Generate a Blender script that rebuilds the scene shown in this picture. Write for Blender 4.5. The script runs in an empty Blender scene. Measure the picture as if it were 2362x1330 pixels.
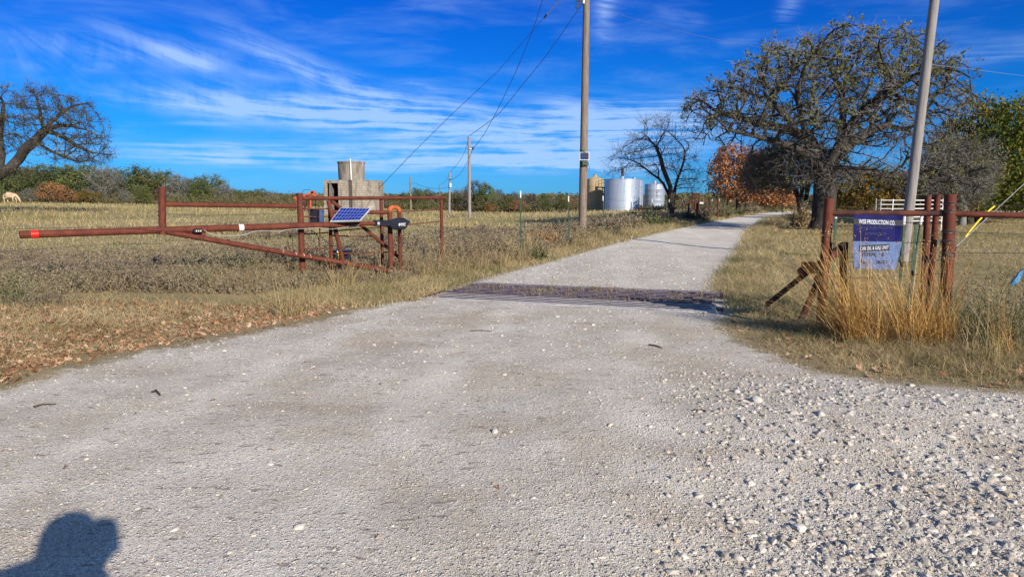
import bpy, math, random
import numpy as np
from mathutils import Vector, Matrix
random.seed(7)
RNG = np.random.default_rng(11)
scene = bpy.context.scene
COL = scene.collection
PI = math.pi

# ------------------------------------------------------------------ camera
W0, H0, F0, HOR, CAMH = 2362.0, 1330.0, 1575.0, 466.0, 1.6
PITCH = math.atan((H0/2 - HOR)/F0)
cam_d = bpy.data.cameras.new('camera')
cam_d.sensor_width = 36.0
cam_d.lens = 36.0*F0/W0
cam_d.clip_start = 0.03
cam_d.clip_end = 6000
cam = bpy.data.objects.new('camera', cam_d)
COL.objects.link(cam)
cam.location = (0, 0, CAMH)
cam.rotation_euler = (PI/2 - PITCH, 0, 0)
scene.camera = cam

def ray(px, py):
    u = (px - W0/2)/F0; v = (H0/2 - py)/F0
    return np.array([u, math.cos(PITCH) + v*math.sin(PITCH), -math.sin(PITCH) + v*math.cos(PITCH)])
def P(px, py, Y):
    """point of the real place seen at photo pixel px,py that stands Y metres away"""
    r = ray(px, py)
    p = r*(Y/r[1]); p[2] += CAMH
    return p

# ------------------------------------------------------------------ light
LD = ray(262, 1204); LD = LD/np.linalg.norm(LD)       # direction the sunlight travels
SUN_EL = math.asin(-LD[2]); SUN_AZ = math.atan2(-LD[0], -LD[1])
sun_d = bpy.data.lights.new('sun', 'SUN')
sun_d.energy = 4.6; sun_d.angle = math.radians(0.55); sun_d.color = (1.0, 0.91, 0.78)
sun = bpy.data.objects.new('sun', sun_d); COL.objects.link(sun)
sun.rotation_euler = Vector(LD).to_track_quat('-Z', 'Y').to_euler()
scene.view_settings.view_transform = 'Standard'
scene.view_settings.look = 'None'
scene.view_settings.gamma = 1.0
scene.view_settings.use_curve_mapping = False
scene.view_settings.exposure = 0.75

# ------------------------------------------------------------------ node helper
class NT:
    def __init__(s, tree): s.t = tree; s.n = tree.nodes; s.l = tree.links
    def node(s, typ, **kw):
        n = s.n.new(typ)
        for k, v in kw.items(): setattr(n, k, v)
        return n
    def set(s, sock, v):
        if isinstance(v, bpy.types.NodeSocket): s.l.new(v, sock)
        elif v is not None: sock.default_value = v
    def math(s, op, a, b=None, c=None, clamp=False):
        n = s.node('ShaderNodeMath', operation=op, use_clamp=clamp)
        s.set(n.inputs[0], a)
        if b is not None: s.set(n.inputs[1], b)
        if c is not None: s.set(n.inputs[2], c)
        return n.outputs[0]
    def sstep(s, v, a, b, lo=0.0, hi=1.0):
        n = s.node('ShaderNodeMapRange', interpolation_type='SMOOTHSTEP')
        s.set(n.inputs[0], v); s.set(n.inputs[1], a); s.set(n.inputs[2], b); s.set(n.inputs[3], lo); s.set(n.inputs[4], hi)
        return n.outputs[0]
    def mix(s, f, a, b, blend='MIX'):
        n = s.node('ShaderNodeMix', data_type='RGBA', blend_type=blend)
        s.set(n.inputs[0], f)
        s.set(n.inputs[6], a if isinstance(a, bpy.types.NodeSocket) else (*a, 1))
        s.set(n.inputs[7], b if isinstance(b, bpy.types.NodeSocket) else (*b, 1))
        return n.outputs[2]
    def noise(s, vec, scale, detail=4, rough=0.55, dist=0.0, out=0):
        n = s.node('ShaderNodeTexNoise')
        s.set(n.inputs['Vector'], vec); s.set(n.inputs['Scale'], scale); s.set(n.inputs['Detail'], detail)
        s.set(n.inputs['Roughness'], rough); s.set(n.inputs['Distortion'], dist)
        return n.outputs[out]
    def voro(s, vec, scale, feature='F1', out='Distance'):
        n = s.node('ShaderNodeTexVoronoi', feature=feature)
        s.set(n.inputs['Vector'], vec); s.set(n.inputs['Scale'], scale)
        return n.outputs[out]
    def ramp(s, f, stops):
        n = s.node('ShaderNodeValToRGB'); s.set(n.inputs[0], f)
        e = n.color_ramp.elements
        while len(e) < len(stops): e.new(0.5)
        for i, (p, c) in enumerate(stops): e[i].position = p; e[i].color = (*c, 1)
        return n.outputs[0]
    def bump(s, h, strength, dist, normal=None):
        n = s.node('ShaderNodeBump'); s.set(n.inputs['Height'], h)
        s.set(n.inputs['Strength'], strength); s.set(n.inputs['Distance'], dist)
        if normal is not None: s.set(n.inputs['Normal'], normal)
        return n.outputs[0]
    def mapping(s, vec, scale=(1, 1, 1), rot=(0, 0, 0), loc=(0, 0, 0)):
        n = s.node('ShaderNodeMapping'); s.set(n.inputs[0], vec)
        n.inputs['Scale'].default_value = scale; n.inputs['Rotation'].default_value = rot; n.inputs['Location'].default_value = loc
        return n.outputs[0]

# ------------------------------------------------------------------ world: sky with thin cirrus
world = bpy.data.worlds.new("World"); scene.world = world; world.use_nodes = True
world.cycles.sampling_method = 'MANUAL'; world.cycles.sample_map_resolution = 256
wt = NT(world.node_tree); world.node_tree.nodes.clear()
wout = wt.node('ShaderNodeOutputWorld'); bg = wt.node('ShaderNodeBackground')
wt.l.new(bg.outputs[0], wout.inputs[0])
sky = wt.node('ShaderNodeTexSky', sky_type='NISHITA')
sky.sun_disc = False; sky.sun_elevation = SUN_EL; sky.sun_rotation = SUN_AZ
sky.air_density = 1.0; sky.dust_density = 0.15; sky.ozone_density = 3.0; sky.altitude = 300
tc = wt.node('ShaderNodeTexCoord'); sep = wt.node('ShaderNodeSeparateXYZ'); wt.l.new(tc.outputs['Generated'], sep.inputs[0])
az = wt.math('ARCTAN2', sep.outputs[0], sep.outputs[1])
el = wt.math('ARCSINE', sep.outputs[2])
def azel(px, py):
    r = ray(px, py); r = r/np.linalg.norm(r)
    return math.atan2(r[0], r[1]), math.asin(r[2])
# reusable streak group
g = bpy.data.node_groups.new('cirrus_streak', 'ShaderNodeTree')
for nm in ('az', 'el', 'wp', 'a0', 'e0', 'ca', 'sa', 'L', 'w', 'k'): g.interface.new_socket(nm, in_out='INPUT', socket_type='NodeSocketFloat')
g.interface.new_socket('v', in_out='OUTPUT', socket_type='NodeSocketFloat')
gt = NT(g); gi = gt.node('NodeGroupInput'); go = gt.node('NodeGroupOutput')
I = gi.outputs
dx = gt.math('SUBTRACT', I['az'], I['a0']); dy = gt.math('SUBTRACT', I['el'], I['e0'])
t_ = gt.math('ADD', gt.math('MULTIPLY', dx, I['ca']), gt.math('MULTIPLY', dy, I['sa']))
n_ = gt.math('SUBTRACT', gt.math('MULTIPLY', dy, I['ca']), gt.math('MULTIPLY', dx, I['sa']))
n_ = gt.math('ADD', n_, I['wp'])
tt = gt.math('DIVIDE', t_, I['L'])
q = gt.math('DIVIDE', n_, I['w'])
body = gt.math('EXPONENT', gt.math('MULTIPLY', gt.math('MULTIPLY', q, q), -1.0))
ends = gt.math('MULTIPLY', gt.sstep(tt, -0.05, 0.3), gt.sstep(tt, 1.05, 0.72))
v = gt.math('MULTIPLY', body, ends)
gt.l.new(gt.math('MULTIPLY', v, I['k']), go.inputs[0])
streaks = [(100,352,1400,366,9,.85),(300,330,900,338,5,.6),(600,384,1420,388,7,.7),(200,220,900,262,16,.6),(1000,375,1600,384,10,.6),(60,185,1000,262,20,.7),(300,205,1120,300,40,.9),(700,255,1640,335,50,1.0),(900,285,1700,345,34,.7),
 (120,338,1000,352,17,.65),(300,372,1250,378,13,.6),(700,345,1620,378,24,.7),(1000,360,1560,392,18,.5),
 (430,55,930,235,22,.6),(560,120,1010,275,20,.5),(140,40,560,165,22,.45),(250,90,560,160,14,.5),(-80,78,520,150,18,.5),(20,152,300,152,6,.45),
 (1180,275,1700,268,38,.9),(1240,225,1480,245,10,.35),(1388,100,1412,-20,20,.75),(1806,60,1842,-30,16,.7),(1840,80,1800,140,12,.4),
 (2120,150,2460,90,16,.35),(1500,30,1640,60,12,.3),(1650,110,1760,96,12,.3),(540,160,680,200,7,.4),(920,190,1010,210,4,.5),(-300,120,300,160,40,.3),(1250,300,1760,300,40,.5),
 (-900,200,-100,120,60,.6),(2500,200,3300,100,60,.6),(380,280,560,283,4,.5)]
eltilt = wt.sstep(el, 0.07, 0.24)
wp_k = wt.sstep(el, 0.04, 0.2, 0.012, 0.05)
def sk(ax, ex, sx_, sy_, tilt):
    c_ = wt.node('ShaderNodeCombineXYZ')
    e2 = wt.math('ADD', ex, wt.math('MULTIPLY', wt.math('MULTIPLY', ax, tilt), eltilt))
    wt.l.new(wt.math('MULTIPLY', ax, sx_), c_.inputs[0]); wt.l.new(wt.math('MULTIPLY', e2, sy_), c_.inputs[1]); return c_.outputs[0]
wp = wt.math('MULTIPLY', wt.math('SUBTRACT', wt.noise(sk(az, el, 3.0, 7.0, 0.1), 1.0, 3), 0.5), wp_k)
el_w = wt.math('ADD', el, wp)
fibm = wt.math('ADD', wt.math('MULTIPLY', wt.noise(sk(az, el_w, 4.5, 120.0, 0.17), 1.0, 5, 0.62, 0.2), 0.62), wt.math('MULTIPLY', wt.noise(sk(az, el_w, 11.0, 40.0, 0.25), 1.0, 6, 0.65), 0.45))
fibm = wt.sstep(fibm, 0.40, 0.68)
tot = None
for (x0, y0, x1, y1, w, k) in streaks:
    a0, e0 = azel(x0, y0); a1, e1 = azel(x1, y1)
    L = math.hypot(a1-a0, e1-e0)
    gn = wt.node('ShaderNodeGroup'); gn.node_tree = g
    wt.l.new(az, gn.inputs['az']); wt.l.new(el, gn.inputs['el']); wt.l.new(wp, gn.inputs['wp'])
    for nm, vv in (('a0', a0), ('e0', e0), ('ca', (a1-a0)/L), ('sa', (e1-e0)/L), ('L', L), ('w', w*1.1/F0), ('k', k)): gn.inputs[nm].default_value = vv
    tot = gn.outputs[0] if tot is None else wt.math('ADD', tot, gn.outputs[0])
tot = wt.math('MULTIPLY', tot, fibm)
# faint veil everywhere, drawn out across the sky
pl = wt.node('ShaderNodeCombineXYZ')
wt.l.new(wt.math('MULTIPLY', az, 3.0), pl.inputs[0]); wt.l.new(wt.math('MULTIPLY', el, 16.0), pl.inputs[1])
veil = wt.sstep(wt.noise(pl.outputs[0], 1.6, 7, 0.62, 0.4), 0.42, 0.85, 0, 0.34)
tot = wt.math('ADD', tot, veil)
tot = wt.math('MULTIPLY', tot, wt.sstep(el, 0.0, 0.05))
tot = wt.math('MULTIPLY', wt.math('MINIMUM', tot, 1.0), 0.70)
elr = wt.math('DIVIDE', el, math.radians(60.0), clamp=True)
tint = wt.ramp(elr, [(0.0, (0.085, 0.33, 0.80)), (0.10, (0.022, 0.315, 0.76)), (0.29, (0.005, 0.205, 0.76)), (0.46, (0.45, 0.60, 0.95)), (0.62, (0.98, 1.0, 1.0))])  # sky above the view turned neutral and brighter as added fill light
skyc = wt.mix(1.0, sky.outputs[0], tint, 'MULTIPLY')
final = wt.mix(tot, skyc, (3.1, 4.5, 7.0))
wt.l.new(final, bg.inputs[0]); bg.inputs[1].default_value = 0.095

# ------------------------------------------------------------------ mesh builder
def arr(a): return np.asarray(a, dtype=np.float64)
class MB:
    def __init__(s): s.V = []; s.F = []; s.R = []; s.n = 0   # faces: list of int arrays (m,k)
    def add(s, V, F, rnd=None):
        V = arr(V).reshape(-1, 3)
        Fs = F if isinstance(F, list) else [F]
        for f in Fs:
            f = np.asarray(f, dtype=np.int64)
            if f.size: s.F.append(f + s.n)
        s.V.append(V)
        if rnd is None: rnd = np.full(len(V), 0.5)
        s.R.append(np.broadcast_to(np.asarray(rnd, dtype=np.float32), (len(V),)))
        s.n += len(V)
        return s
    def tube(s, pts, r, n=8, caps=True, closed=False):
        pts = arr(pts); m = len(pts)
        r = np.broadcast_to(arr(r), (m,))
        tan = np.gradient(pts, axis=0); tan /= np.linalg.norm(tan, axis=1)[:, None] + 1e-12
        ref = arr([0, 0, 1.0]) if abs(tan[0, 2]) < 0.9 else arr([1.0, 0, 0])
        u = np.cross(tan[0], ref); u /= np.linalg.norm(u)
        V = []
        for i in range(m):
            u = u - tan[i]*np.dot(u, tan[i]); u /= np.linalg.norm(u)
            w = np.cross(tan[i], u)
            a = np.linspace(0, 2*PI, n, endpoint=False)
            V.append(pts[i] + r[i]*(np.cos(a)[:, None]*u + np.sin(a)[:, None]*w))
        V = np.vstack(V)
        i0 = np.arange(m-1)[:, None]*n; j = np.arange(n)[None]; j2 = (j+1) % n
        Q = np.stack([i0+j, i0+j2, i0+n+j2, i0+n+j], -1).reshape(-1, 4)
        F = [Q]
        if caps: F += [np.arange(n)[::-1][None], (np.arange(n) + (m-1)*n)[None]]
        return s.add(V, F)
    def hollow(s, a, b, r, wall, n=20):
        """open pipe from a to b with a wall thickness, mouth open at a"""
        a = arr(a); b = arr(b); t = (b-a)/np.linalg.norm(b-a)
        return s.tube([b, a, a, a + t*0.9], [r, r, r-wall, r-wall], n, caps=False)
    def box(s, c, size, rot=None, bevel=0.0):
        hx, hy, hz = arr(size)/2; b = min(bevel, hx*0.9, hy*0.9, hz*0.9)
        R = arr(rot.to_3x3()) if rot is not None else np.eye(3)
        if b <= 0:
            V = arr([[x, y, z] for x in (-hx, hx) for y in (-hy, hy) for z in (-hz, hz)])
            F = [[0,1,3,2],[4,6,7,5],[0,4,5,1],[2,3,7,6],[0,2,6,4],[1,5,7,3]]
            return s.add(V@R.T + arr(c), np.array(F))
        import itertools
        V = []; idx = {}
        for sx, sy, sz in itertools.product((-1, 1), repeat=3):
            for ax in range(3):
                p = [sx*(hx-b), sy*(hy-b), sz*(hz-b)]
                p[ax] = (sx*hx, sy*hy, sz*hz)[ax]
                idx[(sx, sy, sz, ax)] = len(V); V.append(p)
        quads, tris = [], []
        for ax in range(3):
            for sg in (-1, 1):
                o = [a for a in range(3) if a != ax]; q = []
                for (a, b2) in ((-1,-1),(1,-1),(1,1),(-1,1)):
                    sg3 = [0, 0, 0]; sg3[ax] = sg; sg3[o[0]] = a; sg3[o[1]] = b2
                    q.append(idx[(*sg3, ax)])
                quads.append(q)
        for ax in range(3):
            o = [a for a in range(3) if a != ax]
            for a in (-1, 1):
                for b2 in (-1, 1):
                    k0 = [0,0,0]; k0[o[0]] = a; k0[o[1]] = b2
                    k1 = list(k0); k0[ax] = -1; k1[ax] = 1
                    quads.append([idx[(*k0, o[0])], idx[(*k1, o[0])], idx[(*k1, o[1])], idx[(*k0, o[1])]])
        for sx, sy, sz in itertools.product((-1, 1), repeat=3): tris.append([idx[(sx, sy, sz, k)] for k in range(3)])
        return s.add(arr(V)@R.T + arr(c), [np.array(quads), np.array(tris)])
    def lathe(s, prof, c, n=32, cap=True):
        prof = arr(prof); a = np.linspace(0, 2*PI, n, endpoint=False); m = len(prof)
        V = np.stack([np.outer(prof[:, 0], np.cos(a)), np.outer(prof[:, 0], np.sin(a)), np.repeat(prof[:, 1:2], n, 1)], -1).reshape(-1, 3) + arr(c)
        i0 = np.arange(m-1)[:, None]*n; j = np.arange(n)[None]; j2 = (j+1) % n
        Q = np.stack([i0+j, i0+j2, i0+n+j2, i0+n+j], -1).reshape(-1, 4)
        F = [Q]
        if cap: F += [np.arange(n)[::-1][None], (np.arange(n)+(m-1)*n)[None]]
        return s.add(V, F)
    def prism(s, poly, off):
        """closed 3-d polygon extruded by the vector off"""
        p = arr(poly); n = len(p); o = arr(off)
        V = np.vstack([p, p+o]); j = np.arange(n)
        Q = np.stack([j, (j+1) % n, (j+1) % n + n, j+n], -1)
        return s.add(V, [Q, j[::-1][None], (j+n)[None]])
    def mesh(s, name, smooth=False, shift=(0, 0, 0)):
        me = bpy.data.meshes.new(name)
        V = np.vstack(s.V) - arr(shift)
        me.vertices.add(len(V)); me.vertices.foreach_set('co', V.astype(np.float32).ravel())
        tot = sum(f.size for f in s.F); nf = sum(len(f) for f in s.F)
        li = np.concatenate([f.ravel() for f in s.F])
        sizes = np.concatenate([np.full(len(f), f.shape[1]) for f in s.F])
        starts = np.concatenate([[0], np.cumsum(sizes)[:-1]])
        me.loops.add(tot); me.loops.foreach_set('vertex_index', li.astype(np.int32))
        me.polygons.add(nf); me.polygons.foreach_set('loop_start', starts.astype(np.int32))
        me.polygons.foreach_set('use_smooth', np.full(nf, smooth))
        at = me.attributes.new('rnd', 'FLOAT', 'POINT')
        at.data.foreach_set('value', np.concatenate(s.R).astype(np.float32))
        me.update(calc_edges=True)
        return me
    def build(s, name, mat, parent=None, smooth=False, loc=None):
        """link as one object; parent: a thing. loc: origin of a top-level mesh"""
        if parent is not None:
            top = parent
            while top.parent: top = top.parent
            o = bpy.data.objects.new(name, s.mesh(name, smooth, top.location)); o.parent = parent
        else:
            loc = (0, 0, 0) if loc is None else loc
            o = bpy.data.objects.new(name, s.mesh(name, smooth, loc)); o.location = loc
        COL.objects.link(o)
        if mat: o.data.materials.append(mat)
        return o
def autosmooth(o, ang=40):
    o.data.shade_smooth() if hasattr(o.data, 'shade_smooth') else None
    try: o.data.set_sharp_from_angle(angle=math.radians(ang))
    except Exception: pass
    return o
def tag(o, label=None, cat=None, group=None, kind=None):
    if label: o['label'] = label
    if cat: o['category'] = cat
    if group: o['group'] = group
    if kind: o['kind'] = kind
    return o
def thing(name, label, cat, loc, group=None):
    o = bpy.data.objects.new(name, None); o.empty_display_size = 0.2; COL.objects.link(o)
    o.location = [float(v) for v in loc]
    return tag(o, label, cat, group)

# ------------------------------------------------------------------ terrain
def sst(a, b, v):
    t = np.clip((v-a)/(b-a), 0, 1); return t*t*(3-2*t)
_fx = arr([0, 370, 600, 870, 1000, 1200, 1330, 1400, 1540, 1650, 1837, 2000, 2362])
_fy = arr([468, 473, 476, 483, 487, 491, 485, 480, 482, 486, 485, 488, 486])
_u = (_fx-W0/2)/F0; _z = CAMH - (_fy-HOR)/F0*100
_uu = np.linspace(-0.8, 0.8, 400); _zz = np.interp(_uu, _u, _z)
_k = np.exp(-np.linspace(-2, 2, 41)**2); _k /= _k.sum()
_zz = np.convolve(np.pad(_zz, 20, mode='edge'), _k, 'valid')
_sy = np.linspace(0, 400, 1601); _sv = np.interp(_sy, [0, 14, 20, 30, 50, 70, 100, 400], [0, 0, .12, .33, .63, .85, 1, 1])
_sv = np.convolve(np.pad(_sv, 12, mode='edge'), np.ones(25)/25, 'valid')
def T0(x, y):
    x = arr(x); y = arr(y)
    u = np.clip(x/np.maximum(y, 12), -0.75, 0.75)
    z = np.interp(u, _uu, _zz)*np.interp(y, _sy, _sv)
    return z - np.maximum(y-260, 0)*0.004
def hit0(px, py, fn):
    r = ray(px, py); lo = 0.5
    Y = 0.5
    while Y < 400:
        p = r*(Y/r[1])
        if CAMH + p[2] < fn(p[0], Y): break
        Y *= 1.01
    a, b = Y/1.01, Y
    for _ in range(30):
        m = (a+b)/2; p = r*(m/r[1])
        if CAMH + p[2] < fn(p[0], m): b = m
        else: a = m
    p = r*(b/r[1]); return arr([p[0], b])
def H0p(px, py): return hit0(px, py, lambda x, y: float(T0(x, y)))
roadL = [(1837,485),(1783,489),(1692,502),(1619,516),(1546,531),(1437,558),(1349,580),(1273,602),(1182,624),(1095,649),(1000,690),(900,697),(760,735),(560,775),(350,815),(200,845),(0,905)]
roadR = [(2362,915),(2100,893),(1850,853),(1700,792),(1650,748),(1690,722),(1640,672),(1655,631),(1692,591),(1713,562),(1728,533),(1764,507),(1837,496)]
polyR = [H0p(*p) for p in roadL]
polyR[0] = arr([41, 93.0])
polyR += [arr([-7, 3.9]), arr([-14, 2.6]), arr([-60, 1.6]), arr([-60, -9]), arr([60, -9]), arr([60, 2.2]), arr([20, 3.2]), arr([8, 4.4])]
rr = [H0p(*p) for p in roadR]; far_r = rr[-1].copy()
polyR += rr
dirx = arr([1.0, 0.30])
w_far = 5.2
polyR += [arr([40, 77.0]), arr([60, 80.0]), arr([120, 78.0]), arr([120, 93.0]), arr([60, 95.0])]
polyR = np.array(polyR)
def inpoly(x, y, poly):
    x = arr(x); y = arr(y); c = np.zeros(x.shape, bool); n = len(poly)
    for i in range(n):
        x0, y0 = poly[i]; x1, y1 = poly[(i+1) % n]
        if y0 == y1: continue
        m = ((y0 > y) != (y1 > y)) & (x < (x1-x0)*(y-y0)/(y1-y0)+x0)
        c ^= m
    return c
def sdf(x, y, poly):
    x = arr(x); y = arr(y); d = np.full(x.shape, 1e9); n = len(poly)
    for i in range(n):
        a = poly[i]; b = poly[(i+1) % n]; e = b-a
        t = np.clip(((x-a[0])*e[0]+(y-a[1])*e[1])/max(e@e, 1e-9), 0, 1)
        d = np.minimum(d, np.hypot(x-a[0]-t*e[0], y-a[1]-t*e[1]))
    return np.where(inpoly(x, y, poly), d, -d)
def rsd_exact(x, y): return sdf(x, y, polyR)
_rx = np.arange(-66, 66.1, .2); _ry = np.arange(-12, 136.1, .2)
_RS = np.clip(rsd_exact(*[v.ravel() for v in np.meshgrid(_rx, _ry)]), -12, 6).reshape(len(_ry), len(_rx))
def rsd(x, y):
    x = arr(x); y = arr(y)
    fx = np.clip((x+66)/.2, 0, len(_rx)-1.001); fy = np.clip((y+12)/.2, 0, len(_ry)-1.001)
    ix = fx.astype(int); iy = fy.astype(int); fx = fx-ix; fy = fy-iy
    return (_RS[iy, ix]*(1-fx)+_RS[iy, ix+1]*fx)*(1-fy)+(_RS[iy+1, ix]*(1-fx)+_RS[iy+1, ix+1]*fx)*fy
# cheap smooth lattice noise
_lat = RNG.random((256, 256))
def vn(x, y):
    x = arr(x); y = arr(y); xi = np.floor(x).astype(int); yi = np.floor(y).astype(int); fx = x-xi; fy = y-yi
    fx = fx*fx*(3-2*fx); fy = fy*fy*(3-2*fy)
    a = _lat[xi % 256, yi % 256]; b = _lat[(xi+1) % 256, yi % 256]; c = _lat[xi % 256, (yi+1) % 256]; d = _lat[(xi+1) % 256, (yi+1) % 256]
    return (a*(1-fx)+b*fx)*(1-fy) + (c*(1-fx)+d*fx)*fy
def fbm(x, y, o=4):
    s = 0; a = 0.5
    for i in range(o): s = s + a*vn(x*2**i+17.3*i, y*2**i+5.1*i); a *= 0.5
    return s
def T(x, y, sd=None):
    x = arr(x); y = arr(y)
    if sd is None: sd = rsd(x, y)
    off = sst(0.0, -3.0, sd)
    z = T0(x, y) + (off*0.05 + sst(-0.35, -2.6, sd)*np.where(y < 17, 0.12*sst(-3.6, -6.0, x), 0.12)*sst(0.26, 0.10, x/np.maximum(y, 4))*sst(40, 20, y))
    z = z + (fbm(x*0.7, y*0.7, 3)-0.45)*0.11*off
    z = z + (fbm(x*1.1+40, y*1.1, 4)-0.47)*0.05*(1-off)
    # loose gravel berm on the right of the foreground
    z = z + 0.05*np.exp(-((x-2.6)/1.6)**2-((y-5.0)/0.8)**2)
    return z
def T1(x, y): return float(T(arr([x]), arr([y]))[0])
def G(px, py):
    p = hit0(px, py, T1); return arr([p[0], p[1], T1(*p)])
def onground(px, Y, sink=0.0):
    x = (px-W0/2)/F0*Y*(1/ (math.cos(PITCH)+math.sin(PITCH)*(H0/2-HOR)/F0))
    return arr([x, Y, T1(x, Y)-sink])

# cattle guard frame
cg0 = H0p(985, 687); cg1 = H0p(1690, 721)
cgx = (cg1-cg0)/np.linalg.norm(cg1-cg0); cgy = arr([-cgx[1], cgx[0]])
CGL = float(np.linalg.norm(cg1-cg0))-.26; CGD = 2.15
def cg(u, v, z=0.0): p = cg0 + cgx*u + cgy*v; return arr([p[0], p[1], z])
def incg(x, y, m=0.0):
    u = (x-cg0[0])*cgx[0]+(y-cg0[1])*cgx[1]; v = (x-cg0[0])*cgy[0]+(y-cg0[1])*cgy[1]
    return (u > -m) & (u < CGL+m) & (v > -m) & (v < CGD+m)

# ------------------------------------------------------------------ materials
MATS = {}
def newmat(name):
    m = bpy.data.materials.new(name); m.use_nodes = True; m.node_tree.nodes.clear()
    t = NT(m.node_tree); out = t.node('ShaderNodeOutputMaterial'); MATS[name] = m
    return m, t, out
def principled(t, out, col, rough=0.7, metal=0.0, normal=None, spec=0.3):
    b = t.node('ShaderNodeBsdfPrincipled')
    t.set(b.inputs['Base Color'], col if isinstance(col, bpy.types.NodeSocket) else (*col, 1))
    t.set(b.inputs['Roughness'], rough); t.set(b.inputs['Metallic'], metal)
    b.inputs['Specular IOR Level'].default_value = spec
    if normal is not None: t.set(b.inputs['Normal'], normal)
    t.l.new(b.outputs[0], out.inputs[0]); return b
def pos(t): return t.node('ShaderNodeNewGeometry').outputs['Position']
def objc(t): return t.node('ShaderNodeTexCoord').outputs['Object']
def worn(name, c1, c2, scale=6, rough=0.7, metal=0.0, bump=0.2, bscale=60, stretch=(1,1,1), thr=(0.4, 0.65), spec=0.3, bd=0.004, c3=None, thr3=(0.62, 0.7)):
    m, t, out = newmat(name); v = t.mapping(objc(t), stretch)
    f = t.sstep(t.noise(v, scale, 6, 0.62), thr[0], thr[1])
    c = t.mix(f, c1, c2)
    if c3: c = t.mix(t.sstep(t.noise(v, scale*3.1, 5, 0.6), thr3[0], thr3[1]), c, c3)
    fine = t.noise(v, bscale, 4)
    c = t.mix(0.35, c, t.mix(fine, (0.25,)*3, (1.0,)*3), 'MULTIPLY')
    principled(t, out, c, rough, metal, t.bump(fine, bump, bd), spec); return m
def foliage(name, stops, trans=0.3, rough=0.65, patch=0.5):
    m, t, out = newmat(name)
    a = t.node('ShaderNodeAttribute', attribute_name='rnd').outputs['Fac']
    n = t.noise(pos(t), patch, 3)
    f = t.math('ADD', t.math('MULTIPLY', a, 0.75), t.math('MULTIPLY', t.math('SUBTRACT', n, 0.5), 1.1)); f = t.math('ADD', f, 0.12, clamp=True)
    c = t.ramp(f, stops)
    d = t.node('ShaderNodeBsdfPrincipled'); t.l.new(c, d.inputs['Base Color']); d.inputs['Roughness'].default_value = rough; d.inputs['Specular IOR Level'].default_value = 0.18
    tr = t.node('ShaderNodeBsdfTranslucent'); t.l.new(c, tr.inputs[0])
    mx = t.node('ShaderNodeMixShader'); mx.inputs[0].default_value = trans
    t.l.new(d.outputs[0], mx.inputs[1]); t.l.new(tr.outputs[0], mx.inputs[2]); t.l.new(mx.outputs[0], out.inputs[0])
    return m

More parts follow.
